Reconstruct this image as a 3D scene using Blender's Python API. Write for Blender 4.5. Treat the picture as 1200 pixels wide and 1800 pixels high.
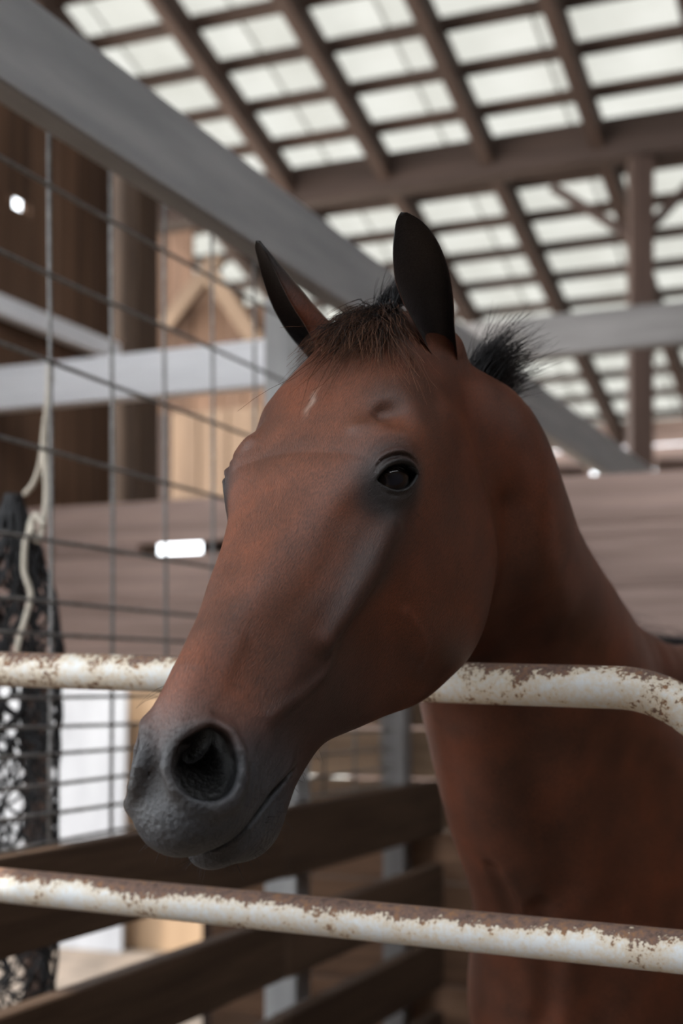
import bpy, bmesh, math, random, time
import numpy as np
from mathutils import Vector, Matrix, Euler

for o in list(bpy.data.objects): bpy.data.objects.remove(o)
scene = bpy.context.scene
COL = scene.collection
CAM_H = 1.40
FINE = .0022

def natural_interp(x, Y, xq):
    """monotone-ish cubic (PCHIP) through rows Y at x"""
    x = np.asarray(x, float); h = np.diff(x)[:, None]; d = np.diff(Y, axis=0) / h
    m = np.zeros_like(Y); w1 = 2 * h[1:] + h[:-1]; w2 = h[1:] + 2 * h[:-1]
    same = d[1:] * d[:-1] > 0
    with np.errstate(divide='ignore', invalid='ignore'):
        hm = (w1 + w2) / (w1 / d[:-1] + w2 / d[1:])
    m[1:-1] = np.where(same, hm, 0); m[0] = d[0]; m[-1] = d[-1]
    k = np.clip(np.searchsorted(x, xq) - 1, 0, len(x) - 2); H = (x[k + 1] - x[k])[:, None]; t = ((xq - x[k]) / (x[k + 1] - x[k]))[:, None]
    return ((2*t**3-3*t**2+1)*Y[k] + (t**3-2*t**2+t)*H*m[k] + (-2*t**3+3*t**2)*Y[k+1] + (t**3-t**2)*H*m[k+1])
# ------------------------------------------------------------------ camera, sky, sun, exposure
cam = bpy.data.cameras.new('camera'); cam_o = bpy.data.objects.new('camera', cam); COL.objects.link(cam_o)
cam_o.location = (0, 0, CAM_H); cam_o.rotation_euler = (math.pi / 2, 0, 0)
cam.sensor_fit = 'VERTICAL'; cam.sensor_height = 36; cam.sensor_width = 24; cam.lens = 50; cam.shift_y = 311 / 1800
cam.clip_start = .05; cam.clip_end = 300
cam.dof.use_dof = True; cam.dof.focus_distance = 1.27; cam.dof.aperture_fstop = 4.0
scene.camera = cam_o

world = bpy.data.worlds.new('sky'); scene.world = world; world.use_nodes = True
bg = world.node_tree.nodes['Background']; bg.inputs[0].default_value = (.90, .95, 1.0, 1); bg.inputs[1].default_value = 3.4

A_ = np.array([.3887, .9214, 0]); B_ = np.array([.9214, -.3887, 0]); Z_ = np.array([0, 0, 1.])      # the barn's two axes
def ab(a, b, z): return A_ * a + B_ * b + Z_ * z
sun = bpy.data.lights.new('sun', 'SUN'); sun.energy = 3.5; sun.angle = .01; sun.color = (1, .95, .87)
sun_o = bpy.data.objects.new('sun', sun); COL.objects.link(sun_o)
_to = Vector(-(B_ * -.62 + A_ * -.40 + Z_ * 1.0)); sun_o.rotation_euler = _to.to_track_quat('-Z', 'Y').to_euler()
sun_o.location = ab(-6, -12, 14)

scene.view_settings.view_transform = 'Standard'; scene.view_settings.look = 'None'
scene.view_settings.gamma = 1; scene.view_settings.use_curve_mapping = False
scene.view_settings.exposure = 0.95
# ------------------------------------------------------------------ helpers
rnd = random.Random(7)
def new_mat(name):
    m = bpy.data.materials.new(name); m.use_nodes = True; nt = m.node_tree
    return m, nt, nt.nodes['Principled BSDF']
def N(nt, typ, **kw):
    n = nt.nodes.new(typ)
    for k, v in kw.items():
        if k in n.inputs: n.inputs[k].default_value = v
        else: setattr(n, k, v)
    return n
def ramp(nt, stops, fac):
    r = nt.nodes.new('ShaderNodeValToRGB'); e = r.color_ramp.elements
    while len(e) < len(stops): e.new(.5)
    for x, (p, c) in zip(e, stops): x.position = p; x.color = (*c, 1) if len(c) == 3 else c
    nt.links.new(fac, r.inputs[0]); return r
def wood_mat(name, dark, light, rough=.75, stretch=(1.2, 22, 22), bump=.35, tint=.25, spec=.25):
    m, nt, b = new_mat(name); tc = N(nt, 'ShaderNodeTexCoord'); oi = N(nt, 'ShaderNodeObjectInfo')
    off = N(nt, 'ShaderNodeVectorMath', operation='MULTIPLY_ADD'); comb = N(nt, 'ShaderNodeCombineXYZ')
    for k in range(3): nt.links.new(oi.outputs['Random'], comb.inputs[k])
    sc = N(nt, 'ShaderNodeVectorMath', operation='MULTIPLY'); sc.inputs[1].default_value = stretch
    nt.links.new(tc.outputs['Object'], sc.inputs[0])
    nt.links.new(comb.outputs[0], off.inputs[0]); off.inputs[1].default_value = (37, 53, 71); nt.links.new(sc.outputs[0], off.inputs[2])
    n1 = N(nt, 'ShaderNodeTexNoise', Scale=1.0, Detail=7.0, Roughness=.62); nt.links.new(off.outputs[0], n1.inputs['Vector'])
    n2 = N(nt, 'ShaderNodeTexNoise', Scale=.12, Detail=3.0); nt.links.new(off.outputs[0], n2.inputs['Vector'])
    mix = N(nt, 'ShaderNodeMath', operation='MULTIPLY_ADD'); nt.links.new(n2.outputs[0], mix.inputs[0]); mix.inputs[1].default_value = .6; nt.links.new(n1.outputs[0], mix.inputs[2])
    r = ramp(nt, [(.45, dark), (.98, light)], mix.outputs[0])
    hv = N(nt, 'ShaderNodeHueSaturation'); nt.links.new(r.outputs[0], hv.inputs['Color'])
    mp = N(nt, 'ShaderNodeMapRange'); nt.links.new(oi.outputs['Random'], mp.inputs[0]); mp.inputs[3].default_value = 1 - tint; mp.inputs[4].default_value = 1 + tint
    nt.links.new(mp.outputs[0], hv.inputs['Value']); nt.links.new(hv.outputs[0], b.inputs['Base Color'])
    b.inputs['Roughness'].default_value = rough; b.inputs['Specular IOR Level'].default_value = spec
    bp_ = N(nt, 'ShaderNodeBump', Strength=bump, Distance=.004); nt.links.new(n1.outputs[0], bp_.inputs['Height']); nt.links.new(bp_.outputs[0], b.inputs['Normal'])
    return m
def tag(o, label=None, cat=None, group=None, kind=None):
    if label: o['label'] = label
    if cat: o['category'] = cat
    if group: o['group'] = group
    if kind: o['kind'] = kind
    return o
def empty(name, loc=(0, 0, 0)):
    o = bpy.data.objects.new(name, None); o.empty_display_size = .1; COL.objects.link(o); o.location = Vector([float(x) for x in loc]); return o
def put(o, parent):
    if parent is not None:
        o.parent = parent; o.matrix_parent_inverse = Matrix.Translation(-Vector(parent.location))
    return o
def board(name, p0, p1, w, h, mat, parent=None, side=None, bev=.004):
    """a squared timber from p0 to p1; w across (horizontal), h along the other way"""
    p0, p1 = Vector([float(x) for x in p0]), Vector([float(x) for x in p1]); d = p1 - p0; L = d.length; x = d.normalized()
    if side is None: y = Vector((0, 0, 1)).cross(x); y = y.normalized() if y.length > 1e-3 else Vector((0, 1, 0))
    else: y = Vector([float(q) for q in side]); y = (y - x * y.dot(x)).normalized()
    z = x.cross(y)
    bm = bmesh.new(); bmesh.ops.create_cube(bm, size=1, matrix=Matrix.Diagonal((L, w, h, 1)))
    if bev: bmesh.ops.bevel(bm, geom=bm.edges[:], offset=min(bev, w * .2, h * .2), segments=1, affect='EDGES')
    me = bpy.data.meshes.new(name); bm.to_mesh(me); bm.free(); me.materials.append(mat)
    o = bpy.data.objects.new(name, me); COL.objects.link(o)
    M = Matrix((x, y, z)).transposed().to_4x4(); M.translation = (p0 + p1) / 2; o.matrix_world = M
    if parent is not None:
        o.parent = parent; o.matrix_parent_inverse = Matrix.Translation(-Vector(parent.location))
    return o
def tube_arrays(P, R, n=10, cap=True):
    P = np.asarray(P, float); R = np.broadcast_to(np.asarray(R, float), (len(P),)); T = np.gradient(P, axis=0); T /= np.linalg.norm(T, axis=1, keepdims=True) + 1e-12
    ref = np.array([0, 0, 1.]) if abs(T[0][2]) < .9 else np.array([1., 0, 0]); V = []; u = np.cross(T[0], ref); u /= np.linalg.norm(u)
    ang = np.arange(n) / n * 2 * math.pi
    for i in range(len(P)):
        u = u - T[i] * (u @ T[i]); u /= np.linalg.norm(u); v = np.cross(T[i], u)
        V.append(P[i] + R[i] * (np.cos(ang)[:, None] * u + np.sin(ang)[:, None] * v))
    V = np.vstack(V); Q = []
    for i in range(len(P) - 1):
        for j in range(n): Q.append((i * n + j, i * n + (j + 1) % n, (i + 1) * n + (j + 1) % n, (i + 1) * n + j))
    if cap: Q.append(tuple(range(n))[::-1]); Q.append(tuple((len(P) - 1) * n + j for j in range(n)))
    return V, Q
def mesh_obj(name, V, Q, mat, parent=None, smooth=True, origin=None):
    V = np.asarray(V, float); origin = np.zeros(3) if origin is None else np.asarray(origin, float)
    me = bpy.data.meshes.new(name); me.from_pydata((V - origin).tolist(), [], [tuple(int(i) for i in q) for q in Q]); me.materials.append(mat)
    if smooth: me.polygons.foreach_set('use_smooth', [True] * len(me.polygons))
    me.update(); o = bpy.data.objects.new(name, me); COL.objects.link(o); o.location = Vector([float(x) for x in origin])
    return put(o, parent)
def tube(name, P, R, mat, parent=None, n=10):
    P = np.asarray(P, float); V, Q = tube_arrays(P, R, n); return mesh_obj(name, V, Q, mat, parent, origin=P.mean(0))

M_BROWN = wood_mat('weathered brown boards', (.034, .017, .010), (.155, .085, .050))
M_PINK = wood_mat('worn reddish planks', (.16, .108, .090), (.46, .33, .285))
M_ROOFW = wood_mat('dark roof timber', (.022, .013, .010), (.075, .047, .037), bump=.2)
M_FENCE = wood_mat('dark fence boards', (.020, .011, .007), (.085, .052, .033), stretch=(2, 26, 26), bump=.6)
M_GREYP = wood_mat('grey painted timber', (.22, .225, .23), (.42, .415, .41), stretch=(1.5, 14, 14), bump=.25, tint=.06)
M_WHITEP = wood_mat('white painted timber', (.66, .66, .68), (.90, .90, .92), stretch=(1.5, 10, 10), bump=.2, tint=.05)
M_GREYD = wood_mat('weathered grey timber', (.085, .078, .075), (.19, .178, .172), stretch=(1.5, 14, 14), bump=.25, tint=.05)
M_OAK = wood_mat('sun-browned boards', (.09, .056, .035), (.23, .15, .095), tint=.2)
M_TAN = wood_mat('tan sawn boards', (.20, .125, .07), (.42, .28, .17), tint=.15)
def simple(name, col, rough=.6, metal=0., spec=.4, noise=0., nscale=30):
    m, nt, b = new_mat(name); b.inputs['Roughness'].default_value = rough; b.inputs['Metallic'].default_value = metal; b.inputs['Specular IOR Level'].default_value = spec
    if noise:
        tc = N(nt, 'ShaderNodeTexCoord'); n = N(nt, 'ShaderNodeTexNoise', Scale=nscale, Detail=5.0); nt.links.new(tc.outputs['Object'], n.inputs['Vector'])
        r = ramp(nt, [(.3, tuple(c * (1 - noise) for c in col)), (.7, tuple(min(c * (1 + noise), 1) for c in col))], n.outputs[0]); nt.links.new(r.outputs[0], b.inputs['Base Color'])
        bb = N(nt, 'ShaderNodeBump', Strength=.3, Distance=.01); nt.links.new(n.outputs[0], bb.inputs['Height']); nt.links.new(bb.outputs[0], b.inputs['Normal'])
    else: b.inputs['Base Color'].default_value = (*col, 1)
    return m
M_WIRE = simple('galvanised wire', (.22, .215, .21), .5, .5, noise=.3, nscale=60)
M_DIRT = simple('barn dirt floor', (.13, .10, .077), .95, noise=.35, nscale=6)
M_GRAVEL = simple('pale gravel', (.50, .46, .40), .95, noise=.25, nscale=4)
M_METALROOF = simple('grey sheet metal', (.22, .22, .23), .6, .3, noise=.15, nscale=2)
# translucent roof sheets
M_SHEET, nt, b = new_mat('translucent roof sheet')
nt.nodes.remove(b); tc = N(nt, 'ShaderNodeTexCoord'); n = N(nt, 'ShaderNodeTexNoise', Scale=1.2, Detail=6.0); nt.links.new(tc.outputs['Object'], n.inputs['Vector'])
r = ramp(nt, [(.3, (.135, .131, .116)), (.7, (.178, .174, .158))], n.outputs[0])
tl = N(nt, 'ShaderNodeBsdfTranslucent'); df = N(nt, 'ShaderNodeBsdfDiffuse'); mx = N(nt, 'ShaderNodeMixShader', Fac=.3)
nt.links.new(r.outputs[0], tl.inputs[0]); nt.links.new(r.outputs[0], df.inputs[0]); nt.links.new(tl.outputs[0], mx.inputs[1]); nt.links.new(df.outputs[0], mx.inputs[2])
nt.links.new(mx.outputs[0], nt.nodes['Material Output'].inputs[0])

# ------------------------------------------------------------------ ground, walls, roof
def slab(name, P, z0, z1, mat, parent=None):
    V = [(*q[:2], z0) for q in P] + [(*q[:2], z1) for q in P]; n = len(P)
    F = [tuple(range(n))[::-1], tuple(range(n, 2 * n))] + [(i, (i + 1) % n, n + (i + 1) % n, n + i) for i in range(n)]
    return mesh_obj(name, V, F, mat, parent, smooth=False)
tag(slab('floor', [ab(-6, -6.6, 0), ab(-6, 4, 0), ab(15.6, 4, 0), ab(15.6, -6.6, 0)], -.05, 0, M_DIRT), 'brown packed dirt floor of the barn', 'floor', kind='structure')
tag(slab('ground', [(-90, -60, 0), (90, -60, 0), (90, 120, 0), (-90, 120, 0)], -.12, -.052, M_GRAVEL), 'pale gravel ground outside the barn', 'ground', kind='structure')

ROOF_C = 7.30 + CAM_H; ROOF_M = .291
def roof(a, b, dz=0): return ab(a, b, ROOF_C - ROOF_M * a + dz)
WALL_B = -3.22; DOOR0, DOOR1, DOOR_Z = -2.3, 1.0, 4.6
def zrel(py, Y): return CAM_H + (1211 - py) / 2500 * Y
def b_at(px, a):   # where the sight line of a column of the picture meets the wall a = const
    t = (px - 600) / 2500; Y = a / (A_[0] * t + A_[1]); return t * Y * B_[0] + Y * B_[1]
wl = tag(empty('wall_left', ab(4, WALL_B, 0)), 'barn wall of rough vertical brown boards behind the wire panel', 'wall', kind='structure')
a = DOOR1; k = 0
while a < 5.10:
    w_ = .125 + .04 * rnd.random(); top = 3.75 if a > 4.2 else min(6.4, ROOF_C - ROOF_M * a - .3); c = a + w_ / 2; off = WALL_B + rnd.uniform(-.006, .006); bot = 1.55 if a > 3.9 else .02
    if 4.36 < c < 4.51 and k == 0:
        k = 1; zc = CAM_H + (1211 - 357) / 2500 * 5.37      # a board with a knothole that lets daylight in
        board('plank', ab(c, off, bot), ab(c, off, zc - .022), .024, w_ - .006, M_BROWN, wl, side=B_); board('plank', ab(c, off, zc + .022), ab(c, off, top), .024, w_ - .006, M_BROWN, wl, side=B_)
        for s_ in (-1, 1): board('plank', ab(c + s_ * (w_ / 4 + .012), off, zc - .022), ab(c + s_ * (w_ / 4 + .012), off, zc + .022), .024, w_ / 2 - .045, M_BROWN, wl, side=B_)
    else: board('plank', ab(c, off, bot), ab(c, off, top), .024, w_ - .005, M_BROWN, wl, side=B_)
    a += w_
board('header', ab(DOOR0, WALL_B, (DOOR_Z + 7) / 2), ab(DOOR1, WALL_B, (DOOR_Z + 7) / 2), .05, 7 - DOOR_Z, M_BROWN, wl)
board('panel', ab(-6, WALL_B, 3.5), ab(DOOR0, WALL_B, 3.5), .05, 7, M_BROWN, wl)
board('girt', ab(DOOR1, WALL_B + .05, 2.80), ab(5.1, WALL_B + .05, 2.80), .045, .075, M_WHITEP, wl)
tag(board('corner_post', ab(5.24, WALL_B + .04, 1.55), ab(5.24, WALL_B + .04, 3.8), .17, .17, M_FENCE, wl, side=B_))

# partition of horizontal planks, open below on its left part
PA = 4.25; PY = 4.86
wb = tag(empty('wall_back', ab(PA, -1, 0)), 'partition of worn horizontal reddish planks behind the horse', 'wall', kind='structure')
bl = b_at(-60, PA); zt_ = zrel(880, PY); zs0, zs1 = zrel(975, PY), zrel(955, PY); br = b_at(560, PA)
rows_ = [(zt_, zs1 + .0003), (zs0 - .0003, zs0 - .155), (zs0 - .1553, zs0 - .295), (zs0 - .2953, zrel(1190, PY))]
for z1, z0 in rows_:
    for q0, q1 in ((bl, br), (br + .006, 2.4)):
        board('plank', ab(PA + rnd.uniform(-.006, .006), q0, (z0 + z1) / 2), ab(PA, q1, (z0 + z1) / 2), .035, z1 - z0, M_PINK, wb)
for q0, q1 in ((bl, b_at(247, PA)), (b_at(401, PA), 2.4)):
    board('plank', ab(PA, q0, (zs0 + zs1) / 2), ab(PA, q1, (zs0 + zs1) / 2), .035, zs1 - zs0, M_PINK, wb)
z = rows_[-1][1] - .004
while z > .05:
    board('plank', ab(PA + .01, b_at(372, PA), z - .08), ab(PA + .01, 2.4, z - .08), .035, .158, M_OAK if z > 1.0 else M_BROWN, wb); z -= .162  # lower rows get darker wood to stand in for the shade there
for px in (66, 380, 905): board('stud', ab(PA + .065, b_at(px, PA + .065), 0), ab(PA + .065, b_at(px, PA + .065), zt_), .09, .09, M_ROOFW, wb)

# the gable beyond, its brace and the far wall
wf = tag(empty('wall_far', ab(7.6, -4, 0)), 'far board wall with a diagonal brace, seen through the wire panel', 'wall', kind='structure')
b0 = b_at(195, 7.6); b1 = b_at(520, 7.6); b = b0
while b < b1:
    w_ = .15 + .06 * rnd.random(); px_t = (b - b0) / (b1 - b0)
    top = zrel(420 + 130 * max(px_t - .45, 0) / .55, 7.9) if px_t > .45 else zrel(330, 7.9)
    board('plank', ab(7.6, b + w_ / 2, zrel(868, 7.9)), ab(7.6, b + w_ / 2, top), .024, w_ - .006, M_BROWN, wf, side=A_); b += w_
board('brace', ab(7.5, b_at(290, 7.5), zrel(520, 7.9)), ab(7.5, b_at(385, 7.5), zrel(400, 7.9)), .05, .10, M_OAK, wf)
board('brace', ab(7.5, b_at(370, 7.5), zrel(430, 7.9)), ab(7.5, b_at(460, 7.5), zrel(580, 7.9)), .05, .10, M_OAK, wf)
for x0, x1, m_ in ((262, 300, M_ROOFW), (302, 350, M_OAK), (352, 402, M_OAK), (404, 462, M_OAK)):
    board('plank', ab(6.6, (b_at(x0, 6.6) + b_at(x1, 6.6)) / 2, zrel(880, 7)), ab(6.6, (b_at(x0, 6.6) + b_at(x1, 6.6)) / 2, zrel(690, 7)), .024, b_at(x1, 6.6) - b_at(x0, 6.6), m_, wf, side=A_)
we = tag(empty('wall_end', ab(15.4, -3, 0)), 'end wall of boards at the low side of the roof', 'wall', kind='structure')
for z0, z1 in [(0.02 + .3 * i, .31 + .3 * i) for i in range(11)] + [(3.76, 4.02), (4.02, 4.30)]:
    board('plank', ab(15.4, -6.4, (z0 + z1) / 2), ab(15.4, 4, (z0 + z1) / 2), .03, z1 - z0 - .01, M_PINK, we)
for k in range(9):
    board('stud', ab(15.35, -6.3 + 1.25 * k, 3.3), ab(15.35, -6.3 + 1.25 * k, 3.85), .10, .55, M_ROOFW, we)
wr = tag(empty('wall_right', ab(3, 4, 0)), 'closed side wall of dark boards out of view', 'wall', kind='structure')
board('panel', ab(-6, 4, 2.3), ab(15.6, 4, 2.3), .05, 4.6, M_FENCE, wr); board('panel', ab(-6, 4, 6.1), ab(15.6, 4, 6.1), .05, 2.1, M_FENCE, wr)      # a row of high window slots between
for q0, q1 in ((-6, -1.6), (-.5, -.35), (.75, .9), (2.0, 15.6)): board('panel', ab(q0, 4, 4.825), ab(q1, 4, 4.825), .05, .45, M_FENCE, wr)
wk = tag(empty('wall_front', ab(-6, 0, 0)), 'closed wall of dark boards behind the viewer', 'wall', kind='structure')
board('panel', ab(-6, WALL_B, 3.4), ab(-6, 4, 3.4), .05, 6.8, M_FENCE, wk)

ceil = tag(empty('ceiling', roof(11, -3)), 'barn roof of pale translucent sheets on dark rafters and purlins', 'roof', kind='structure')
for k in range(-4, 8):
    b = -3.22 + .85 * k
    board('rafter', roof(5.0, b, -.095), roof(15.4, b, -.095), .10, .20, M_ROOFW, ceil)
for k in range(-10, 14):
    a = 9.37 + .4475 * k
    board('purlin', roof(a, -6.6, .035), roof(a, 3.6, .035), .125, .06, M_ROOFW, ceil)
b = -6.6
while b < -1.2:
    V = []; n_ = 17
    for i, aa in enumerate((7.2, 15.55)):
        for dz in (0, .004):
            for j in range(n_):
                V.append(roof(aa, b + 1.02 * j / (n_ - 1), .075 + dz + .008 * math.cos(j * math.pi)))
    F = []
    for j in range(n_ - 1):
        F += [(j, j + 1, 2 * n_ + j + 1, 2 * n_ + j)]
    V = V[:n_] + V[2 * n_:3 * n_]; F = [(j, j + 1, n_ + j + 1, n_ + j) for j in range(n_ - 1)]
    mesh_obj('roof_sheet', V, F, M_SHEET, ceil, smooth=True, origin=roof(11, b)); b += 1.0
V = [roof(-6.2, -4.2, .1), roof(-6.2, 4.1, .1), roof(7.25, 4.1, .1), roof(7.25, -4.2, .1)]; V += [v + Z_ * .01 for v in V]
mesh_obj('metal_sheet', V, [(3, 2, 1, 0), (4, 5, 6, 7), (0, 1, 5, 4), (1, 2, 6, 5), (2, 3, 7, 6), (3, 0, 4, 7)], M_METALROOF, ceil, smooth=False)

V = [roof(7.2, -.68, .088), roof(7.2, 4.1, .088), roof(15.55, 4.1, .088), roof(15.55, -.68, .088)]; V += [v + Z_ * .01 for v in V]  # unseen right part of the roof, made opaque to keep light off the cheek
mesh_obj('metal_sheet', V, [(3, 2, 1, 0), (4, 5, 6, 7), (0, 1, 5, 4), (1, 2, 6, 5), (2, 3, 7, 6), (3, 0, 4, 7)], M_METALROOF, ceil, smooth=False)

# girder, post, braces and cross beams
g0 = 10.62
tag(board('roof_girder', ab(g0, -6.6, 3.955 + CAM_H + .15), ab(g0, 3.6, 3.955 + CAM_H + .15), .17, .30, M_ROOFW), 'heavy dark timber girder carrying the rafters across the barn', 'beam')
bp1 = b_at(1125, g0 + .02)
post = tag(board('roof_post', ab(g0 + .02, bp1, 0), ab(g0 + .02, bp1, 3.95 + CAM_H), .17, .17, M_ROOFW), 'dark square timber post standing under the roof girder', 'post')
for nm, x0, y0, x1, y1, lb in (('knee_brace', 968, 318, 1108, 424, 'slim dark knee brace slanting down from the girder towards the post, ear side'), ('knee_brace', 1262, 300, 1140, 412, 'slim dark knee brace slanting down to the post from its open side')):
    Y0 = 10.75; tag(board(nm, ab(g0 + .03, b_at(x0, g0), zrel(y0, Y0)), ab(g0 + .03, b_at(x1, g0), zrel(y1, Y0)), .05, .07, M_ROOFW), lb, 'brace')
tag(board('cross_beam', ab(8.3, b_at(690, 8.3), CAM_H + 2.105), ab(8.3, 3.5, CAM_H + 2.105), .06, .24, M_GREYD), 'wide weathered grey timber beam crossing in front of the dark roof post', 'beam')
tag(board('tie_beam', ab(4.22, b_at(-60, 4.22), zrel(667, 4.92)), ab(4.22, b_at(474, 4.22), zrel(667, 4.92)), .06, .152, M_WHITEP), 'white painted horizontal tie beam behind the wire panel', 'beam')
# ------------------------------------------------------------------ horse
# Head frame: u along the face from poll to muzzle, v to the horse's left, w out of the face (millimetres)
HR = np.array([[-0.34761911, 0.85440055, -0.38621323],
               [-0.59312993, -0.51939167, -0.61516598],
               [-0.72619408, 0.01523118, 0.68732101]])
HT = np.array([0.02619375, 1.39621107, 0.37104797 + CAM_H])

def to_head(P):
    return (P - HT) @ HR * 1000.0

def from_head(L):
    return np.asarray(L, float) / 1000.0 @ HR.T + HT

def at(px, py, Y):
    """point at depth Y (metres) seen at this place; used to lay out the horse in the stall"""
    return np.array([(px - 600) / 2500 * Y, Y, CAM_H + (1211 - py) / 2500 * Y])

# cross-sections of the head: u -> half outline (v, w) from the dorsal to the ventral midline
SECT = {
 -30: [(0, -22), (30, -27), (54, -55), (62, -100), (60, -150), (48, -185), (25, -196), (0, -198)],
 0:   [(0, -3), (34, -8), (60, -42), (72, -90), (72, -145), (62, -195), (35, -214), (0, -216)],
 60:  [(0, 4), (40, -1), (68, -28), (82, -72), (82, -140), (76, -200), (63, -246), (32, -262), (0, -250)],
 120: [(0, 6), (48, 0), (78, -18), (92, -58), (90, -110), (85, -170), (77, -235), (60, -284), (30, -296), (0, -270)],
 180: [(0, 0), (48, -5), (80, -14), (97, -42), (93, -80), (88, -125), (83, -185), (76, -245), (58, -292), (30, -302), (0, -265)],
 215: [(0, -5), (44, -10), (74, -21), (92, -48), (89, -82), (84, -125), (80, -185), (72, -240), (57, -288), (29, -298), (0, -255)],
 260: [(0, -11.5), (36, -16.5), (60, -30), (75, -60), (80, -92), (78, -130), (72, -180), (63, -228), (53, -274), (28, -285), (0, -244)],
 310: [(0, -17), (30, -21), (47, -37), (61, -64), (70, -90), (66, -120), (60, -168), (52, -214), (40, -244), (23, -250), (0, -215)],
 360: [(0, -20), (26, -24), (39, -40), (51, -66), (58, -92), (56, -120), (50, -158), (43, -194), (32, -215), (19, -217), (0, -194)],
 410: [(0, -22), (19, -27), (29, -44), (40, -70), (50, -96), (49, -125), (44, -152), (36, -174), (26, -185), (14, -186), (0, -177)],
 460: [(0, -24), (16, -28), (26, -44), (36, -68), (45, -92), (45, -122), (41, -150), (34, -170), (24, -182), (12, -185), (0, -184)],
 500: [(0, -29), (18, -32), (32, -46), (42, -70), (46, -94), (45, -122), (42, -150), (34, -178), (24, -194), (12, -200), (0, -200)],
 540: [(0, -46), (16, -50), (30, -63), (42, -82), (43, -104), (40, -128), (36, -150), (29, -166), (20, -175), (10, -178), (0, -179)],
 565: [(0, -70), (18, -74), (30, -84), (38, -96), (40, -112), (34, -130), (26, -144), (17, -152), (8, -155), (0, -156)],
}
def catmull(P, n):
    P = np.asarray(P, float); Q = np.vstack([P[1] * [-1, 1], P, P[-2] * [-1, 1]]); out = []
    for i in range(1, len(Q) - 2):
        t = np.linspace(0, 1, n, endpoint=False)[:, None]
        a, b, c, d = Q[i - 1], Q[i], Q[i + 1], Q[i + 2]
        out.append(.5 * (2 * b + (c - a) * t + (2 * a - 5 * b + 4 * c - d) * t ** 2 + (3 * b - a - 3 * c + d) * t ** 3))
    out.append(P[-1:]); return np.vstack(out)
S_U = np.array(sorted(SECT)); TH = np.linspace(0, math.pi, 181)
def centre_w(u):
    return np.interp(u, [-30, 60, 215, 360, 460, 565], [-105, -125, -135, -115, -105, -105])
rows = []
for u_ in S_U:
    c = catmull(SECT[u_], 24); wc = centre_w(u_); th = np.arctan2(c[:, 0], c[:, 1] - wc); o = np.argsort(th)
    rows.append(np.interp(TH, th[o], np.hypot(c[:, 0], c[:, 1] - wc)[o]))
UQ = np.arange(-30, 566, 2.0)
TAB = natural_interp(S_U, np.array(rows), UQ)
kern = np.exp(-.5 * (np.arange(-6, 7) / 2.6) ** 2); kern /= kern.sum()
TAB = np.apply_along_axis(lambda r: np.convolve(np.pad(r, 6, mode='reflect'), kern, 'valid'), 1, TAB)
kern2 = np.exp(-.5 * (np.arange(-20, 21) / 8.) ** 2); kern2 /= kern2.sum()
TAB = np.apply_along_axis(lambda r: np.convolve(np.pad(r, 20, mode='edge'), kern2, 'valid'), 0, TAB)

def smin(a, b, k):
    h = np.maximum(k - np.abs(a - b), 0) / k
    return np.minimum(a, b) - h * h * k * .25
def smax(a, b, k): return -smin(-a, -b, k)
def ell(p, c, r):
    c = np.asarray(c, float); r = np.asarray(r, float)
    q = (p - c) / r; k0 = np.sqrt((q * q).sum(1)); k1 = np.sqrt(((q / r) ** 2).sum(1)) + 1e-9
    return k0 * (k0 - 1) / k1
def cone(p, a, b, ra, rb):
    a = np.asarray(a, float); b = np.asarray(b, float); d = b - a
    t = np.clip(((p - a) @ d) / (d @ d), 0, 1)
    return np.sqrt((((p - a) - t[:, None] * d) ** 2).sum(1)) - (ra + (rb - ra) * t)
def chain(p, pts, k=0):
    o = None
    for a, b in zip(pts[:-1], pts[1:]):
        f = cone(p, a[:3], b[:3], a[3], b[3])
        o = f if o is None else (smin(o, f, k) if k else np.minimum(o, f))
    return o
def curve_d(p, pts):
    return chain(p, [tuple(q) + (0,) for q in pts])

# pixel -> head coordinates on the plane v = const (the layout of lids, nostrils and lips)
def bp(px, py, v):
    d = np.array([(px - 600) / 2500, 1, (1211 - py) / 2500]); a = HR.T @ d; b = HR.T @ (HT - [0, 0, CAM_H])
    s = (v / 1000 + b[1]) / a[1]
    return (s * a - b) * 1000

EYE_R = 24.5; EYE_N = np.array([.40, .82, .40]); EYE_N /= np.linalg.norm(EYE_N)
EYE_S = bp(691, 843, 85.); EYE_C = EYE_S - EYE_N * 23
def on_plane(px, py, q, n):
    d = HR.T @ np.array([(px - 600) / 2500, 1, (1211 - py) / 2500]); o = -(HR.T @ (HT - [0, 0, CAM_H])) * 1000
    return o + d * (((q - o) @ n) / (d @ n))
_q = EYE_S - EYE_N * 2
_ef, _er, _et, _eb = (on_plane(x, y, _q, EYE_N) for x, y in ((652, 847), (735, 832), (688, 819), (692, 863)))
EYE_A = (_er - _ef) / np.linalg.norm(_er - _ef)          # towards the rear corner
EYE_B = np.cross(EYE_N, EYE_A)
if EYE_B[2] < 0: EYE_B = -EYE_B                          # towards the upper lid
EYE_M = ((_ef + _er) / 2 - EYE_C) @ EYE_A; EYE_L = np.linalg.norm(_er - _ef) / 2; EYE_M2 = ((_ef + _er) / 2 - EYE_C) @ EYE_B
EYE_T = (_et - EYE_C) @ EYE_B - EYE_M2; EYE_D = (_eb - EYE_C) @ EYE_B - EYE_M2
print('eye', EYE_M, EYE_M2, EYE_L, EYE_T, EYE_D)

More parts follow.
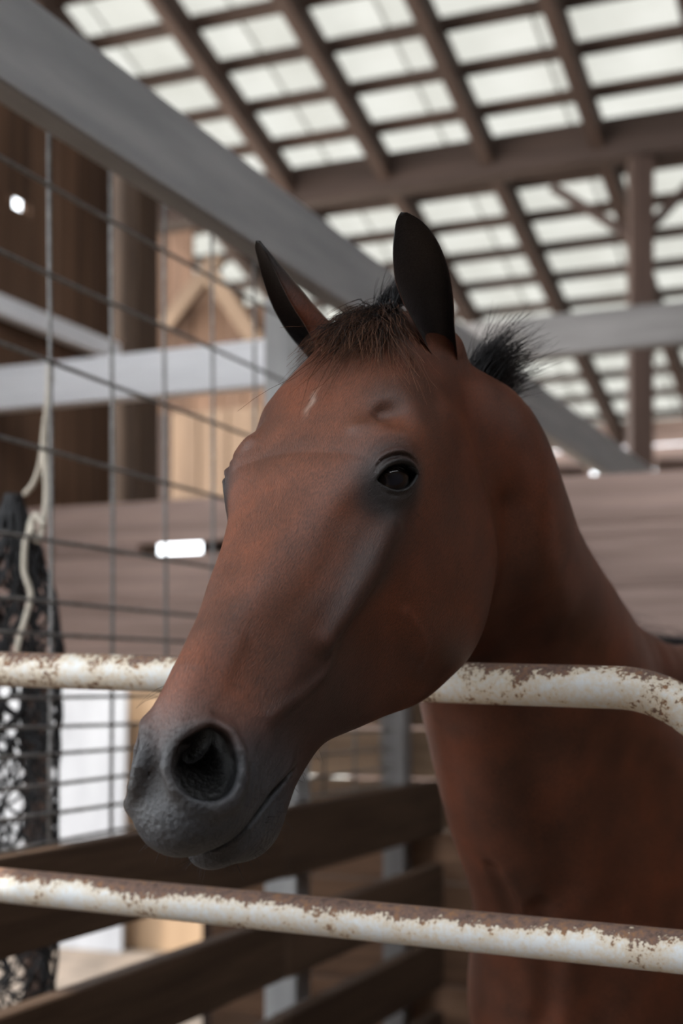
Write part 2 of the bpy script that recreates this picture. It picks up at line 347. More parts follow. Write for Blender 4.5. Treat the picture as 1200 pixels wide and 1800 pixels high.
RIM = [(364, 1278, 29), (396, 1292, 39), (413, 1325, 46), (416, 1365, 48), (403, 1400, 45), (375, 1416, 39), (338, 1408, 28), (308, 1385, 20), (294, 1349, 14), (304, 1313, 13), (331, 1287, 20)]
RIM_R = [7.5, 9, 9.5, 9.5, 9, 8, 6.5, 6, 6, 6, 6.5]
RIM = [bp(*r) for r in RIM]
HOLE = np.mean(RIM, axis=0)
NOS_N = np.cross(RIM[3] - RIM[8], RIM[0] - RIM[5]); NOS_N /= np.linalg.norm(NOS_N)
if NOS_N[1] < 0: NOS_N = -NOS_N
_ax = RIM[0] - RIM[5]; _ax = _ax / np.linalg.norm(_ax); _bx = np.cross(NOS_N, _ax)
RIM2 = np.array([[(r - HOLE) @ _ax, (r - HOLE) @ _bx] for r in RIM])
DEEP_PX = [(364, 1284), (388, 1297), (400, 1325), (403, 1355), (396, 1386), (372, 1403), (340, 1400), (314, 1384), (305, 1362), (316, 1340), (336, 1320), (346, 1298)]
DEEP = [on_plane(x, y, HOLE - NOS_N * 7, NOS_N) for x, y in DEEP_PX]
DEEP_C = on_plane(368, 1342, HOLE - NOS_N * 7, NOS_N)
DEEP2 = np.array([[(r - DEEP_C) @ _ax, (r - DEEP_C) @ _bx] for r in DEEP])
NOS_T = np.array([-.74, -.52, -.30]); NOS_T = NOS_T / -(NOS_T @ NOS_N); print('nostril', NOS_N, NOS_T)
def star_poly(p, P2, c, k):
    """distance-like value to a star-shaped outline in the plane of the nostril"""
    q = p - c; x = q @ _ax; y = q @ _bx; th = np.arctan2(y, x)
    tr = np.arctan2(P2[:, 1], P2[:, 0]); rr = np.hypot(P2[:, 0], P2[:, 1]); o = np.argsort(tr); tr, rr = tr[o], rr[o]
    return np.hypot(x, y) - k * np.interp(th, np.r_[tr - 2 * math.pi, tr, tr + 2 * math.pi], np.r_[rr, rr, rr])

MOUTH = [bp(517, 1353, 41), bp(482, 1398, 43), bp(443, 1447, 40), bp(405, 1484, 30), bp(352, 1494, 6)]
M_U = np.array([m[0] for m in MOUTH]); M_W = np.array([m[2] for m in MOUTH])
M_U = np.r_[M_U, M_U[-1] + 30]; M_W = np.r_[M_W, M_W[-1] + 2]
_o = np.argsort(M_U); M_U, M_W = M_U[_o], M_W[_o]

def bump(p, f, pts, amp, sig):
    """raise (amp < 0) or sink (amp > 0) the surface along a curve"""
    return f + amp * np.exp(-(curve_d(p, pts) / sig) ** 2)
def dent(p, f, c, r, amp): return f + amp * np.exp(-(((p - c) / r) ** 2).sum(1))
C_GROOVE = [bp(520, 905, 48), bp(488, 972, 44), bp(440, 1045, 40), bp(396, 1105, 36)]
C_RIDGE = [bp(560, 915, 60), bp(525, 985, 55), bp(470, 1080, 48), bp(420, 1150, 44)]
C_HOLL = [bp(600, 960, 68), bp(560, 1030, 60), bp(500, 1110, 52)]
C_FOLD = [on_plane(318, 1308, HOLE - NOS_N * 5, NOS_N), on_plane(340, 1294, HOLE - NOS_N * 8, NOS_N), on_plane(360, 1288, HOLE - NOS_N * 9, NOS_N)]
def sec_eye(p, f):
    f = smin(f, ell(p, EYE_C + EYE_N * .5, (28, 26, 27)), 18)
    f = bump(p, f, [EYE_C + (-44, 14, 6), EYE_C + (-26, 17, 24), EYE_C + (0, 15, 30), EYE_C + (20, 9, 26)], -2.6, 13)
    f = dent(p, f, bp(673, 737, 66), (19, 22, 13), 13)                           # hollow above the eye
    f = bump(p, f, [bp(630, 752, 58), bp(680, 765, 74), bp(725, 755, 82)], -4, 8)
    f = dent(p, f, (266, 66, -46), (24, 20, 16), 4)
    # lids: an opening cut in the bulge over the eyeball
    e = p - EYE_C; ea, eb, en = e @ EYE_A - EYE_M, e @ EYE_B - EYE_M2, e @ EYE_N
    t = np.clip(ea / EYE_L, -1.3, 1.3)
    up = EYE_T * (1 - np.abs(t) ** 2.3); lo = EYE_D * (1 - np.abs(t) ** 2.1)
    op = np.maximum(np.maximum(eb - up, lo - eb), np.abs(ea) - EYE_L)
    f = smax(f, -np.maximum(op, 4 - en), 3.5)
    # creases of the lids
    f = f - np.where(en > 0, 2.4 * np.exp(-((eb - up - 3.4) / 2.6) ** 2) * np.exp(-(ea / 22) ** 4), 0)
    for off, A, s in ((7.5, 3.0, 2.0), (12, -2.2, 2.8), (16.5, 2.2, 2.2), (23, 1.6, 2.6)):
        upc = (EYE_T + off) * (1 - np.abs(np.clip(ea / (EYE_L + 6 + off * .3), -1.2, 1.2)) ** 2.4)
        f = f + np.where(en > 0, A * np.exp(-((eb - upc) / s) ** 2) * np.exp(-(ea / 24) ** 4), 0)
    loc = (EYE_D - 5) * (1 - np.abs(np.clip(ea / (EYE_L + 6), -1.2, 1.2)) ** 2.2)
    return f + np.where(en > 0, 1.6 * np.exp(-((eb - loc) / 2.0) ** 2) * np.exp(-(ea / 22) ** 4), 0)
def sec_cheek(p, f):
    f = smin(f, chain(p, [(240, 80, -78, 7), (290, 73, -88, 8), (338, 64, -96, 6), (362, 57, -99, 4)]), 20)      # facial crest
    f = smin(f, ell(p, (170, 62, -195), (100, 30, 92)), 30)
    f = dent(p, f, (330, 62, -140), (46, 30, 40), 5)
    f = bump(p, f, [(85, 80, -70), (70, 82, -110), (78, 82, -170), (100, 78, -240)], -4, 14)
    return bump(p, f, [(300, 72, -120), (268, 78, -160), (262, 76, -200), (285, 66, -235)], -1.2, 4.5)
def sec_nose(p, f):
    f = bump(p, f, C_GROOVE, 6.0, 8.5); f = bump(p, f, C_RIDGE, -3.5, 9); f = bump(p, f, C_HOLL, 3.0, 12)
    f = bump(p, f, [(420, 30, -36), (460, 30, -40), (505, 31, -40)], -2.5, 9)
    return bump(p, f, [(330, 66, -112), (380, 56, -122), (420, 50, -108), (455, 47, -92)], -2.2, 6)
def sec_muzzle(p, f, nostril):
    u, v, w = p.T
    f = smin(f, ell(p, (541, 0, -101), (47, 40, 37)), 14)
    f = smin(f, ell(p, (528, 18, -100), (46, 28, 38)), 14)
    f = smin(f, smin(ell(p, (534, 0, -147), (34, 29, 25)), ell(p, (505, 0, -172), (34, 27, 28)), 16), 10)
    f = dent(p, f, bp(395, 1215, 40), (26, 18, 14), 4)
    f = smin(f, chain(p, [tuple(r_) + (q_,) for r_, q_ in zip(RIM + RIM[:1], RIM_R + RIM_R[:1])]), 11)
    if not nostril: return f
    q = (p - HOLE) @ NOS_N
    tube = smax(star_poly(p, RIM2, HOLE, .87), -q - 9, 8)
    f = smax(f, -np.maximum(tube, q - 40), 7)
    dq = np.clip(-q - 7, 0, 60); tube = smax(star_poly(p - dq[:, None] * NOS_T, DEEP2, DEEP_C, np.clip(1.03 - dq / 95, .3, 1)), -q - 50, 14)
    f = smax(f, -np.maximum(tube, q - 40), 8)
    f = bump(p, f, C_FOLD, 5.0, 4.0)
    wm = np.interp(u, M_U, M_W); g = np.clip((u - (M_U[0] - 6)) / 14, 0, 1)       # mouth line
    f = f + g * 12 * np.exp(-((w - wm) / 3.0) ** 2) + g * 3.0 * np.exp(-((w - wm + 8) / 9) ** 2)
    f = dent(p, f, MOUTH[0] + (6, 0, 8), (18, 20, 14), -3)
    for k in range(3):                                                            # wrinkles behind the corner of the mouth
        f = bump(p, f, [MOUTH[0] + (-4 - 7 * k, 0, 16), MOUTH[0] + (2 - 7 * k, 2, 2), MOUTH[0] + (-2 - 6 * k, -2, -12)], .9, 2.2)
    return f
def head_sdf(L, nostril=True):
    u, v, w = L[:, 0], np.abs(L[:, 1]), L[:, 2]
    p = np.stack([u, v, w], 1)
    uc = np.clip(u, -30, 564.9); wc = centre_w(uc)
    th = np.arctan2(v, w - wc); rho = np.hypot(v, w - wc)
    fu = (uc + 30) / 2; iu = np.minimum(fu.astype(int), len(UQ) - 2); fu = fu - iu
    ft = th / math.pi * 180; it = np.minimum(ft.astype(int), 179); ft = ft - it
    r = (TAB[iu, it] * (1 - fu) + TAB[iu + 1, it] * fu) * (1 - ft) + (TAB[iu, it + 1] * (1 - fu) + TAB[iu + 1, it + 1] * fu) * ft
    f = (rho - r) * .92
    f = smax(f, u - 556, 26); f = smax(f, -30 - u, 20)
    def part(m, fn, *a):
        if m.any(): f[m] = fn(p[m], f[m], *a)
    part((u > 30) & (u < 420), sec_cheek)
    part(((p - EYE_C) ** 2).sum(1) < 120 ** 2, sec_eye)
    part((u > 200) & (u < 560) & (w > -175), sec_nose)
    part(u > 410, sec_muzzle, nostril)
    part(u < 90, lambda P, F: smin(F, chain(P, [(10, 46, -58, 12), (-16, 50, -68, 18)]), 26))      # ear roots
    return f

# neck, trunk and legs in metres, laid out in the stall
dB = np.array([.507, .862, 0]); lat = np.array([.862, -.507, 0])     # towards the rump / to the horse's left
W0 = np.array([.60, 2.30, 0])
def wp(a, l, z): return W0 + dB * a + lat * l + np.array([0, 0, z])
CREST = [(800, 742, 1.478, .050), (836, 780, 1.51, .056), (852, 862, 1.56, .056), (884, 966, 1.66, .056), (968, 1078, 1.80, .058), (1066, 1166, 2.0, .064), (1150, 1232, 2.2, .085), (1262, 1275, 2.36, .11)]
VENT = [(818, 1010, 1.55, .058), (846, 1125, 1.695, .064), (874, 1240, 1.755, .080), (920, 1400, 1.80, .092), (984, 1560, 1.87, .105), (1002, 1700, 1.93, .125), (1004, 1800, 1.95, .13)]
MID = [(838, 900, 1.555, .070), (888, 1050, 1.675, .085), (965, 1200, 1.81, .105), (1040, 1370, 1.93, .125), (1085, 1560, 2.03, .16), (1110, 1700, 2.1, .19)]
def world_chain(c, n=3):
    P = np.array([tuple(at(*q[:3])) + (q[3],) for q in c]); Q = np.vstack([2 * P[0] - P[1], P, 2 * P[-1] - P[-2]]); out = []
    for i in range(1, len(Q) - 2):
        for t in np.linspace(0, 1, n, endpoint=False):
            a, b, c_, d = Q[i - 1:i + 3]
            out.append(.5 * (2 * b + (c_ - a) * t + (2 * a - 5 * b + 4 * c_ - d) * t ** 2 + (3 * b - a - 3 * c_ + d) * t ** 3))
    return [tuple(q) for q in out + [P[-1]]]
CREST, VENT, MID = map(world_chain, (CREST, VENT, MID))
def leg_chain(a, l, hind):
    if hind:
        return [tuple(wp(a, l, 1.05)) + (.20,), tuple(wp(a - .10, l, .80)) + (.14,), tuple(wp(a + .10, l, .52)) + (.062,), tuple(wp(a + .03, l, .22)) + (.038,), tuple(wp(a + .01, l, .14)) + (.046,), tuple(wp(a - .05, l, .06)) + (.045,), tuple(wp(a - .07, l, .055)) + (.055,)]
    return [tuple(wp(a, l * 1.02, 1.08)) + (.14,), tuple(wp(a + .02, l, .82)) + (.095,), tuple(wp(a, l, .47)) + (.055,), tuple(wp(a, l, .22)) + (.036,), tuple(wp(a - .01, l, .14)) + (.045,), tuple(wp(a - .06, l, .06)) + (.045,), tuple(wp(a - .07, l, .055)) + (.055,)]
LEGS = [leg_chain(-.10, .17, 0), leg_chain(-.06, -.17, 0), leg_chain(1.10, .17, 1), leg_chain(1.16, -.17, 1)]
def trunk_sdf(P, f):
    def trunk(c, r):
        q = P - c; Lq = np.stack([q @ dB, q @ lat, q[:, 2]], 1); return ell(Lq, (0, 0, 0), r)
    f = smin(f, trunk(wp(-.13, 0, 1.06), (.26, .235, .30)), .10)
    f = smin(f, trunk(wp(.16, 0, 1.15), (.40, .24, .30)), .12)
    f = smin(f, trunk(wp(.50, 0, 1.10), (.62, .29, .35)), .12)
    f = smin(f, trunk(wp(1.05, 0, 1.18), (.38, .27, .32)), .12)
    for s in (1, -1):
        f = smin(f, trunk(wp(-.26, .12 * s, .98), (.11, .105, .17)), .05)
        f = f - .012 * np.exp(-(curve_d(P, [wp(.02, .2 * s, 1.35), wp(-.30, .2 * s, 1.02)]) / .05) ** 2)
    for l in LEGS: f = smin(f, chain(P, l, .02), .07)
    return f
CHEST = []
def body_sdf(P):
    f = np.full(len(P), 9.)
    m = (P[:, 1] < 2.85) & (P[:, 2] > .55)
    if m.any():
        Q = P[m]; g = smin(chain(Q, CREST, .02), chain(Q, MID, .03), .09); f[m] = smin(g, chain(Q, VENT, .03), .08)
    m = (P[:, 1] > 1.6) & (P[:, 2] < 1.75)
    if m.any(): f[m] = trunk_sdf(P[m], f[m])
    for pts, amp, sig in CHEST:                         # folds and grooves of the neck and chest
        m = (P[:, 1] < 2.1) & (P[:, 2] > .8) & (P[:, 2] < 1.75)
        if m.any(): f[m] = f[m] + amp * np.exp(-(curve_d(P[m], pts) / sig) ** 2)
    return smax(f, .002 - P[:, 2], .004)

def horse_sdf(P):
    f = body_sdf(P)
    L = to_head(P)
    near = (L[:, 0] > -160) & (L[:, 0] < 720) & (np.abs(L[:, 1]) < 260) & (L[:, 2] < 160) & (L[:, 2] > -460)
    if near.any():
        h = head_sdf(L[near]) / 1000
        f[near] = smin(f[near], h, .034)
    return f

def first_hit(px, py):
    """where a sight line first meets the neck or chest"""
    Y = np.linspace(1.45, 2.3, 400); P = np.array([at(px, py, y) for y in Y]); f = body_sdf(P); return P[np.argmax(f < 0)] if (f < 0).any() else at(px, py, 1.8)
CHEST += [([first_hit(*q) for q in pts], amp, sig) for pts, amp, sig in (
    ([(868, 1528), (884, 1560), (896, 1600), (906, 1640)], .013, .013),
    ([(880, 1540), (905, 1585), (915, 1640)], -.006, .022),
    ([(950, 1600), (965, 1680), (962, 1760), (955, 1800)], .010, .016),
    ([(1085, 1600), (1060, 1700), (1050, 1800)], .010, .03),
    ([(893, 900), (897, 1000), (905, 1080), (930, 1230), (965, 1420), (1000, 1560)], .011, .026),
    ([(935, 880), (945, 980), (985, 1080)], -.005, .03),
    ([(830, 1300), (850, 1420), (872, 1520)], -.005, .03))]

def graded_axis(segs):
    xs = [segs[0][0]]
    for a, b, h0, h1 in segs:
        x = a
        while x < b - 1e-6:
            h = h0 + (h1 - h0) * (x - a) / (b - a); x += h; xs.append(x)
    return np.array(xs)

def polygonise(f, X, Y, Z, B=8):
    nx, ny, nz = len(X), len(Y), len(Z)
    F = np.empty((nx, ny, nz), np.float32)
    for i in range(0, nx, B):
        i1 = min(i + B + 1, nx); ci = (i + min(i + B, nx) - 1) // 2
        J = [(j, min(j + B, ny)) for j in range(0, ny, B)]; K = [(k, min(k + B, nz)) for k in range(0, nz, B)]
        cy = np.array([.5 * (Y[a] + Y[b - 1]) for a, b in J]); cz = np.array([.5 * (Z[a] + Z[b - 1]) for a, b in K])
        ie = min(i + B, nx); cx = .5 * (X[i] + X[ie - 1])
        gy, gz = np.meshgrid(cy, cz, indexing='ij')
        fc = f(np.stack([np.full(gy.size, cx), gy.ravel(), gz.ravel()], 1)).reshape(gy.shape)
        dy = np.array([Y[min(b, ny - 1)] - Y[max(a - 1, 0)] for a, b in J]); dz = np.array([Z[min(b, nz - 1)] - Z[max(a - 1, 0)] for a, b in K]); dx = X[min(ie, nx - 1)] - X[max(i - 1, 0)]
        rad = .5 * np.sqrt(dx * dx + dy[:, None] ** 2 + dz[None] ** 2) * 1.1 + .009
        F[i:ie] = np.repeat(np.repeat(fc, [b - a for a, b in J], 0), [b - a for a, b in K], 1)[None]
        act = np.argwhere(np.abs(fc) < rad)
        pts = []; idx = []
        for a, b in act:
            s = np.ix_(np.arange(i, ie), np.arange(*J[a]), np.arange(*K[b])); idx.append((J[a], K[b]))
            g = np.meshgrid(X[i:ie], Y[J[a][0]:J[a][1]], Z[K[b][0]:K[b][1]], indexing='ij'); pts.append(np.stack([q.ravel() for q in g], 1))
        if pts:
            val = f(np.vstack(pts)); o = 0
            for ((j0, j1), (k0, k1)) in idx:
                n = (ie - i) * (j1 - j0) * (k1 - k0); F[i:ie, j0:j1, k0:k1] = val[o:o + n].reshape(ie - i, j1 - j0, k1 - k0); o += n
    S = F < 0
    c = [S[a:nx - 1 + a, b:ny - 1 + b, d:nz - 1 + d] for a in (0, 1) for b in (0, 1) for d in (0, 1)]
    al = c[0].copy(); an = c[0].copy()
    for q in c[1:]: al &= q; an |= q
    mix = an & ~al
    cells = np.argwhere(mix); vid = np.full(mix.shape, -1, np.int32); vid[mix] = np.arange(len(cells))
    acc = np.zeros((len(cells), 3)); cnt = np.zeros(len(cells))
    ax = (X, Y, Z)
    for d in range(3):
        o1, o2 = [k for k in range(3) if k != d]
        for p in (0, 1):
            for q in (0, 1):
                n0 = cells.copy(); n0[:, o1] += p; n0[:, o2] += q; n1 = n0.copy(); n1[:, d] += 1
                f0 = F[tuple(n0.T)]; f1 = F[tuple(n1.T)]; m = (f0 < 0) != (f1 < 0)
                t = f0[m] / (f0[m] - f1[m]); pt = np.stack([ax[k][n0[m, k]] for k in range(3)], 1)
                pt[:, d] += t * (ax[d][n1[m, d]] - ax[d][n0[m, d]]); acc[m] += pt; cnt[m] += 1
    V = acc / cnt[:, None]
    quads = []
    for d in range(3):
        o1, o2 = (d + 1) % 3, (d + 2) % 3
        sl0 = [slice(None)] * 3; sl1 = [slice(None)] * 3; sl0[d] = slice(0, -1); sl1[d] = slice(1, None)
        a = S[tuple(sl0)]; b = S[tuple(sl1)]
        for flip, m in ((0, a & ~b), (1, ~a & b)):
            e = np.argwhere(m); e = e[(e[:, o1] > 0) & (e[:, o2] > 0) & (e[:, o1] < F.shape[o1] - 1) & (e[:, o2] < F.shape[o2] - 1)]
            def cid(p, q):
                n = e.copy(); n[:, o1] -= p; n[:, o2] -= q; return vid[tuple(n.T)]
            Q = np.stack([cid(1, 1), cid(0, 1), cid(0, 0), cid(1, 0)], 1)
            quads.append(Q[:, ::-1] if flip else Q)
    Q = np.vstack(quads); return V, Q[(Q >= 0).all(1)]

def gradient(f, V, e=.0006):
    k = np.array([[1, -1, -1], [-1, -1, 1], [-1, 1, -1], [1, 1, 1]], float)
    return sum(k[i] * f(V + k[i] * e)[:, None] for i in range(4)) / (4 * e)

TEST = 'QUICK' in globals()
gx = graded_axis([(-.26, -.20, .01, FINE), (-.20, .24, FINE, FINE), (.24, .55, FINE, .010), (.55, 1.75, .011, .024)])
gy = graded_axis([(.98, 1.04, .01, FINE), (1.04, 1.56, FINE, FINE), (1.56, 2.2, FINE, .010), (2.2, 4.2, .011, .026)])
gz = graded_axis([(-.02, .9, .016, .012), (.9, 1.17, .011, FINE), (1.17, 1.80, FINE, FINE), (1.80, 1.92, FINE, .012)])
t0 = time.time()
if TEST: gx, gy, gz = gx[gx < .66], gy[gy < 2.3], gz[gz > .95]
HV, HQ = polygonise(horse_sdf, gx, gy, gz)
K4 = np.array([[1, -1, -1], [-1, -1, 1], [-1, 1, -1], [1, 1, 1]], float)
for e_ in (.0009, .0005):
    fs = [horse_sdf(HV + k * e_) for k in K4]; g_ = sum(k * q[:, None] for k, q in zip(K4, fs)) / (4 * e_); fv = sum(fs) / 4; n2 = (g_ ** 2).sum(1)
    step = -(fv / np.maximum(n2, .09))[:, None] * g_; ln = np.linalg.norm(step, axis=1, keepdims=True)
    HV = HV + step * np.minimum(1, .0025 / np.maximum(ln, 1e-9))
print('horse surface', len(HV), len(HQ), round(time.time() - t0, 1), 's')
# ears: cupped leaves between a medial and a lateral edge, bulging backwards; joined to the horse's own mesh
def ear_mesh(edge_a, edge_b, back, depth, n_t=40, n_p=22, thick=.0026):
    def res(e):
        P = np.array([at(*q) for q in e]); d = np.r_[0, np.cumsum(np.linalg.norm(np.diff(P, axis=0), axis=1))]
        Q = natural_interp(d / d[-1], P, np.linspace(0, 1, n_t)); 
        return Q
    A, B = res(edge_a), res(edge_b); back = np.asarray(back, float); back /= np.linalg.norm(back)
    T = np.linspace(0, 1, n_t); V = []
    for layer in (0, 1):
        for i, t in enumerate(T):
            m = (A[i] + B[i]) / 2; h = (B[i] - A[i]) / 2; dp = np.interp(t, [0, .25, .55, .85, 1], depth)
            for j in range(n_p):
                ph = (j / (n_p - 1) * 2 - 1) * 1.62
                edge = min(1, (1 - abs(j / (n_p - 1) * 2 - 1)) * 6 + .25)
                V.append(m + h * (math.sin(ph) * (1.0 - .04 * layer)) + back * (max(math.cos(ph), -.05) ** 1 * dp - layer * thick * edge if math.cos(ph) > 0 else -layer * thick * edge * .5))
    N = n_t * n_p; Q = []
    for i in range(n_t - 1):
        for j in range(n_p - 1):
            a = i * n_p + j; q = [a, a + 1, a + 1 + n_p, a + n_p]
            Q.append(q); Q.append([x + N for x in q[::-1]])
        for j in (0, n_p - 1):
            a = i * n_p + j; q = [a, a + n_p, a + n_p + N, a + N]; Q.append(q if j == 0 else q[::-1])
    for j in range(n_p - 1):
        a = (n_t - 1) * n_p + j; Q.append([a, a + 1, a + 1 + N, a + N])
    return np.array(V), np.array(Q), np.r_[np.zeros(N), np.ones(N)], np.r_[np.repeat(T, n_p), np.repeat(T, n_p)]
EAR1 = ear_mesh([(772, 650, 1.372), (752, 612, 1.36), (728, 570, 1.348), (705, 525, 1.337), (692, 480, 1.326), (690, 440, 1.318), (693, 405, 1.312), (697, 385, 1.31), (704, 374, 1.31)],
                [(806, 655, 1.41), (803, 615, 1.392), (799, 575, 1.372), (797, 530, 1.357), (790, 480, 1.342), (776, 438, 1.33), (757, 405, 1.32), (738, 386, 1.315), (716, 374, 1.31)],
                (.12, 1, .10), [.030, .034, .028, .012, .001])
EAR2 = ear_mesh([(560, 628, 1.432), (553, 606, 1.424), (540, 578, 1.415), (516, 540, 1.40), (495, 500, 1.39), (476, 460, 1.38), (463, 434, 1.375), (457, 423, 1.375)],
                [(556, 648, 1.45), (538, 625, 1.456), (510, 592, 1.458), (485, 552, 1.45), (468, 512, 1.435), (456, 468, 1.415), (450, 436, 1.39), (453, 423, 1.378)],
                (.82, .52, .12), [.058, .050, .033, .011, .001])
# ------------------------------------------------------------------ side fence: beam, wire panel, boards, posts
def fen(Y, z, off=0.): return np.array([.422 * Y - 1.549 - .9214 * off, Y + .3887 * off, z])     # off: distance behind the fence's near face
tag(board('fence_beam', fen(.7, 2.49, .03), fen(8.1, 2.49, .03), .06, .175, M_GREYP), 'long grey painted beam along the top of the wire panel', 'beam')
fence = tag(empty('board_fence', fen(3.36, 0, .05)), 'dark rail fence of wide rough boards below the wire panel', 'fence')
for z0, z1 in ((.95, 1.118), (.712, .858), (.475, .625), (.24, .40)):
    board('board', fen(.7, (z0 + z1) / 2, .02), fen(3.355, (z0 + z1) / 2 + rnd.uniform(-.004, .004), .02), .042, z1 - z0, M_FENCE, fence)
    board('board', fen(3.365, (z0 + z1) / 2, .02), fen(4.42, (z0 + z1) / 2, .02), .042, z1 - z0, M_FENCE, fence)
for Y in (.95, 3.62): board('post', fen(Y, 0, .128), fen(Y, 2.40, .128), .09, .09, M_GREYP, fence, side=A_)
board('post', fen(4.36, 0, .128), fen(4.36, 2.40, .128), .07, .07, M_GREYD, fence, side=A_)
panel = tag(empty('wire_panel', fen(3.2, 1.1, .06)), 'welded wire livestock panel fixed between the grey beam and the fence boards', 'wire panel')
hz = [2.29, 2.137, 1.979, 1.822, 1.662, 1.553, 1.496, 1.44, 1.385, 1.333, 1.284, 1.232, 1.18, 1.128]
Ys = [2.5735 + .1928 * k for k in range(-7, 9)]
hz = [CAM_H + (z - CAM_H) * 1.028 for z in hz]
wob = [(rnd.uniform(-.004, .004), rnd.uniform(0, 6.28), rnd.uniform(-.012, .012)) for _ in hz]
for z, (am, ph, tl) in zip(hz, wob):
    P = [fen(Y, z + am * math.sin(Y * 3 + ph) + tl * (Y - 2.5) * .3, .068 + .003 * math.sin(Y * 5 + ph)) for Y in np.linspace(Ys[0] - .05, Ys[-1] + .05, 28)]
    tube('horizontal_wire', P, .0040, M_WIRE, panel, 6)
for i, Y in enumerate(Ys):
    ph = rnd.uniform(0, 6.28); P = [fen(Y + .004 * math.sin(z * 4 + ph), z, .076) for z in np.linspace(1.115, 2.44, 9)]
    tube('vertical_wire', P, .0040, M_WIRE, panel, 6)

M_PALE = wood_mat('faded white paint', (.20, .20, .21), (.32, .32, .33), stretch=(1.5, 6, 6), bump=.1, tint=.02)
# pale leaning sheets in the sun beyond the low opening
tag(board('white_panel', ab(6.5, b_at(80, 6.5), .0), ab(6.56, b_at(80, 6.5), 1.45), .02, b_at(212, 6.5) - b_at(-52, 6.5), M_PALE, side=A_), 'white painted panel standing in daylight behind the hay net', 'panel')
tag(board('tan_panel', ab(6.62, b_at(285, 6.62), .0), ab(6.68, b_at(285, 6.62), 1.45), .02, b_at(358, 6.62) - b_at(214, 6.62), M_TAN, side=A_), 'tan wooden sheet standing beside the white panel beyond the wire', 'panel')

# ------------------------------------------------------------------ white pipe gate
M_GATE, nt, b = new_mat('chipped white gate paint')
tc = N(nt, 'ShaderNodeTexCoord'); at_ = N(nt, 'ShaderNodeAttribute', attribute_name='wear')
n1 = N(nt, 'ShaderNodeTexNoise', Scale=105.0, Detail=9.0, Roughness=.7); n2 = N(nt, 'ShaderNodeTexNoise', Scale=20.0, Detail=6.0); n3 = N(nt, 'ShaderNodeTexNoise', Scale=240.0, Detail=6.0)
geo = N(nt, 'ShaderNodeNewGeometry')
for n in (n1, n2, n3): nt.links.new(at_.outputs['Vector'], n.inputs['Vector'])
sep = N(nt, 'ShaderNodeAttribute', attribute_name='top')
def math_(op, *ins, **kw):
    m = N(nt, 'ShaderNodeMath', operation=op)
    for i, v in enumerate(ins):
        if isinstance(v, (int, float)): m.inputs[i].default_value = v
        else: nt.links.new(v, m.inputs[i])
    return m.outputs[0]
n4 = N(nt, 'ShaderNodeTexNoise', Scale=260.0, Detail=3.0); nt.links.new(at_.outputs['Vector'], n4.inputs['Vector'])
base = math_('MULTIPLY_ADD', n2.outputs[0], .50, math_('MULTIPLY_ADD', n1.outputs[0], .55, math_('MULTIPLY_ADD', n3.outputs[0], .25, math_('MULTIPLY', n4.outputs[0], .15))))
score = math_('ADD', base, sep.outputs['Fac'])
rust = ramp(nt, [(.855, (0, 0, 0)), (.90, (1, 1, 1))], score)
edge = ramp(nt, [(.68, (0, 0, 0)), (.90, (1, 1, 1))], score)
rcol = ramp(nt, [(.3, (.050, .028, .020)), (.5, (.15, .092, .072)), (.7, (.28, .135, .055))], n1.outputs[0])
pale = N(nt, 'ShaderNodeMixRGB', Color1=(.68, .70, .70, 1), Color2=(.62, .50, .34, 1)); nt.links.new(edge.outputs[0], pale.inputs[0])
fin = N(nt, 'ShaderNodeMixRGB'); nt.links.new(rust.outputs[0], fin.inputs[0]); nt.links.new(pale.outputs[0], fin.inputs[1]); nt.links.new(rcol.outputs[0], fin.inputs[2])
nt.links.new(fin.outputs[0], b.inputs['Base Color'])
rr = N(nt, 'ShaderNodeMapRange'); nt.links.new(rust.outputs[0], rr.inputs[0]); rr.inputs[3].default_value = .38; rr.inputs[4].default_value = .85; nt.links.new(rr.outputs[0], b.inputs['Roughness'])
bb = N(nt, 'ShaderNodeBump', Strength=.5, Distance=.0012, invert=True); nt.links.new(score, bb.inputs['Height']); nt.links.new(bb.outputs[0], b.inputs['Normal'])

def gate_pt(Y, z): return np.array([-(4257 + 600) / 2500 * Y + 7885 / 2500, Y, z])     # the gate's plane
def px_to_Y(px): return 7885 / (px + 4257)
gate = tag(empty('pipe_gate', gate_pt(1.6, 0)), 'white tubular steel gate with rust-chipped rails under the horse\'s head', 'gate')
def gate_tube(name, P, r, bias, n=24, k=.16):
    P = np.asarray(P, float); V, Q = tube_arrays(P, r, n); c = P.mean(0); o = mesh_obj(name, V, Q, M_GATE, gate, origin=c)
    me = o.data; at1 = me.attributes.new('wear', 'FLOAT_VECTOR', 'POINT'); at1.data.foreach_set('vector', (V * [1, 1, 1]).ravel().astype(np.float32))
    C = np.repeat(P, n, 0); d = (V - C) / r; top = np.clip(d[:, 2], -1, 1)
    t = bias + k * np.maximum(top, 0) ** 1.3 + .03 * np.maximum(-top, 0)
    at2 = me.attributes.new('top', 'FLOAT', 'POINT'); at2.data.foreach_set('value', t.astype(np.float32)); return o
gL, gR = px_to_Y(-262), px_to_Y(1310)
zt = lambda Y: CAM_H + .003 + (Y - 1.5) * .065
zl = lambda Y: CAM_H - .268 + (Y - 1.42) * .03
rad = .075; Yc = px_to_Y(1078)
P = [gate_pt(Y, zt(Y)) for Y in np.linspace(gL, Yc, 60)]
e = P[-1]; hd = gate_pt(gR, 0) - gate_pt(Yc, 0); hl = np.linalg.norm(hd); hd /= hl
for t in np.linspace(0, 1, 17)[1:]: P.append(e + hd * hl * math.sin(t * math.pi / 2) - Z_ * hl * (1 - math.cos(t * math.pi / 2)))
for z in np.linspace(P[-1][2] - .05, .18, 14): P.append(np.array([P[-1][0], P[-1][1], z]))
gate_tube('frame', P, .0225, .078)
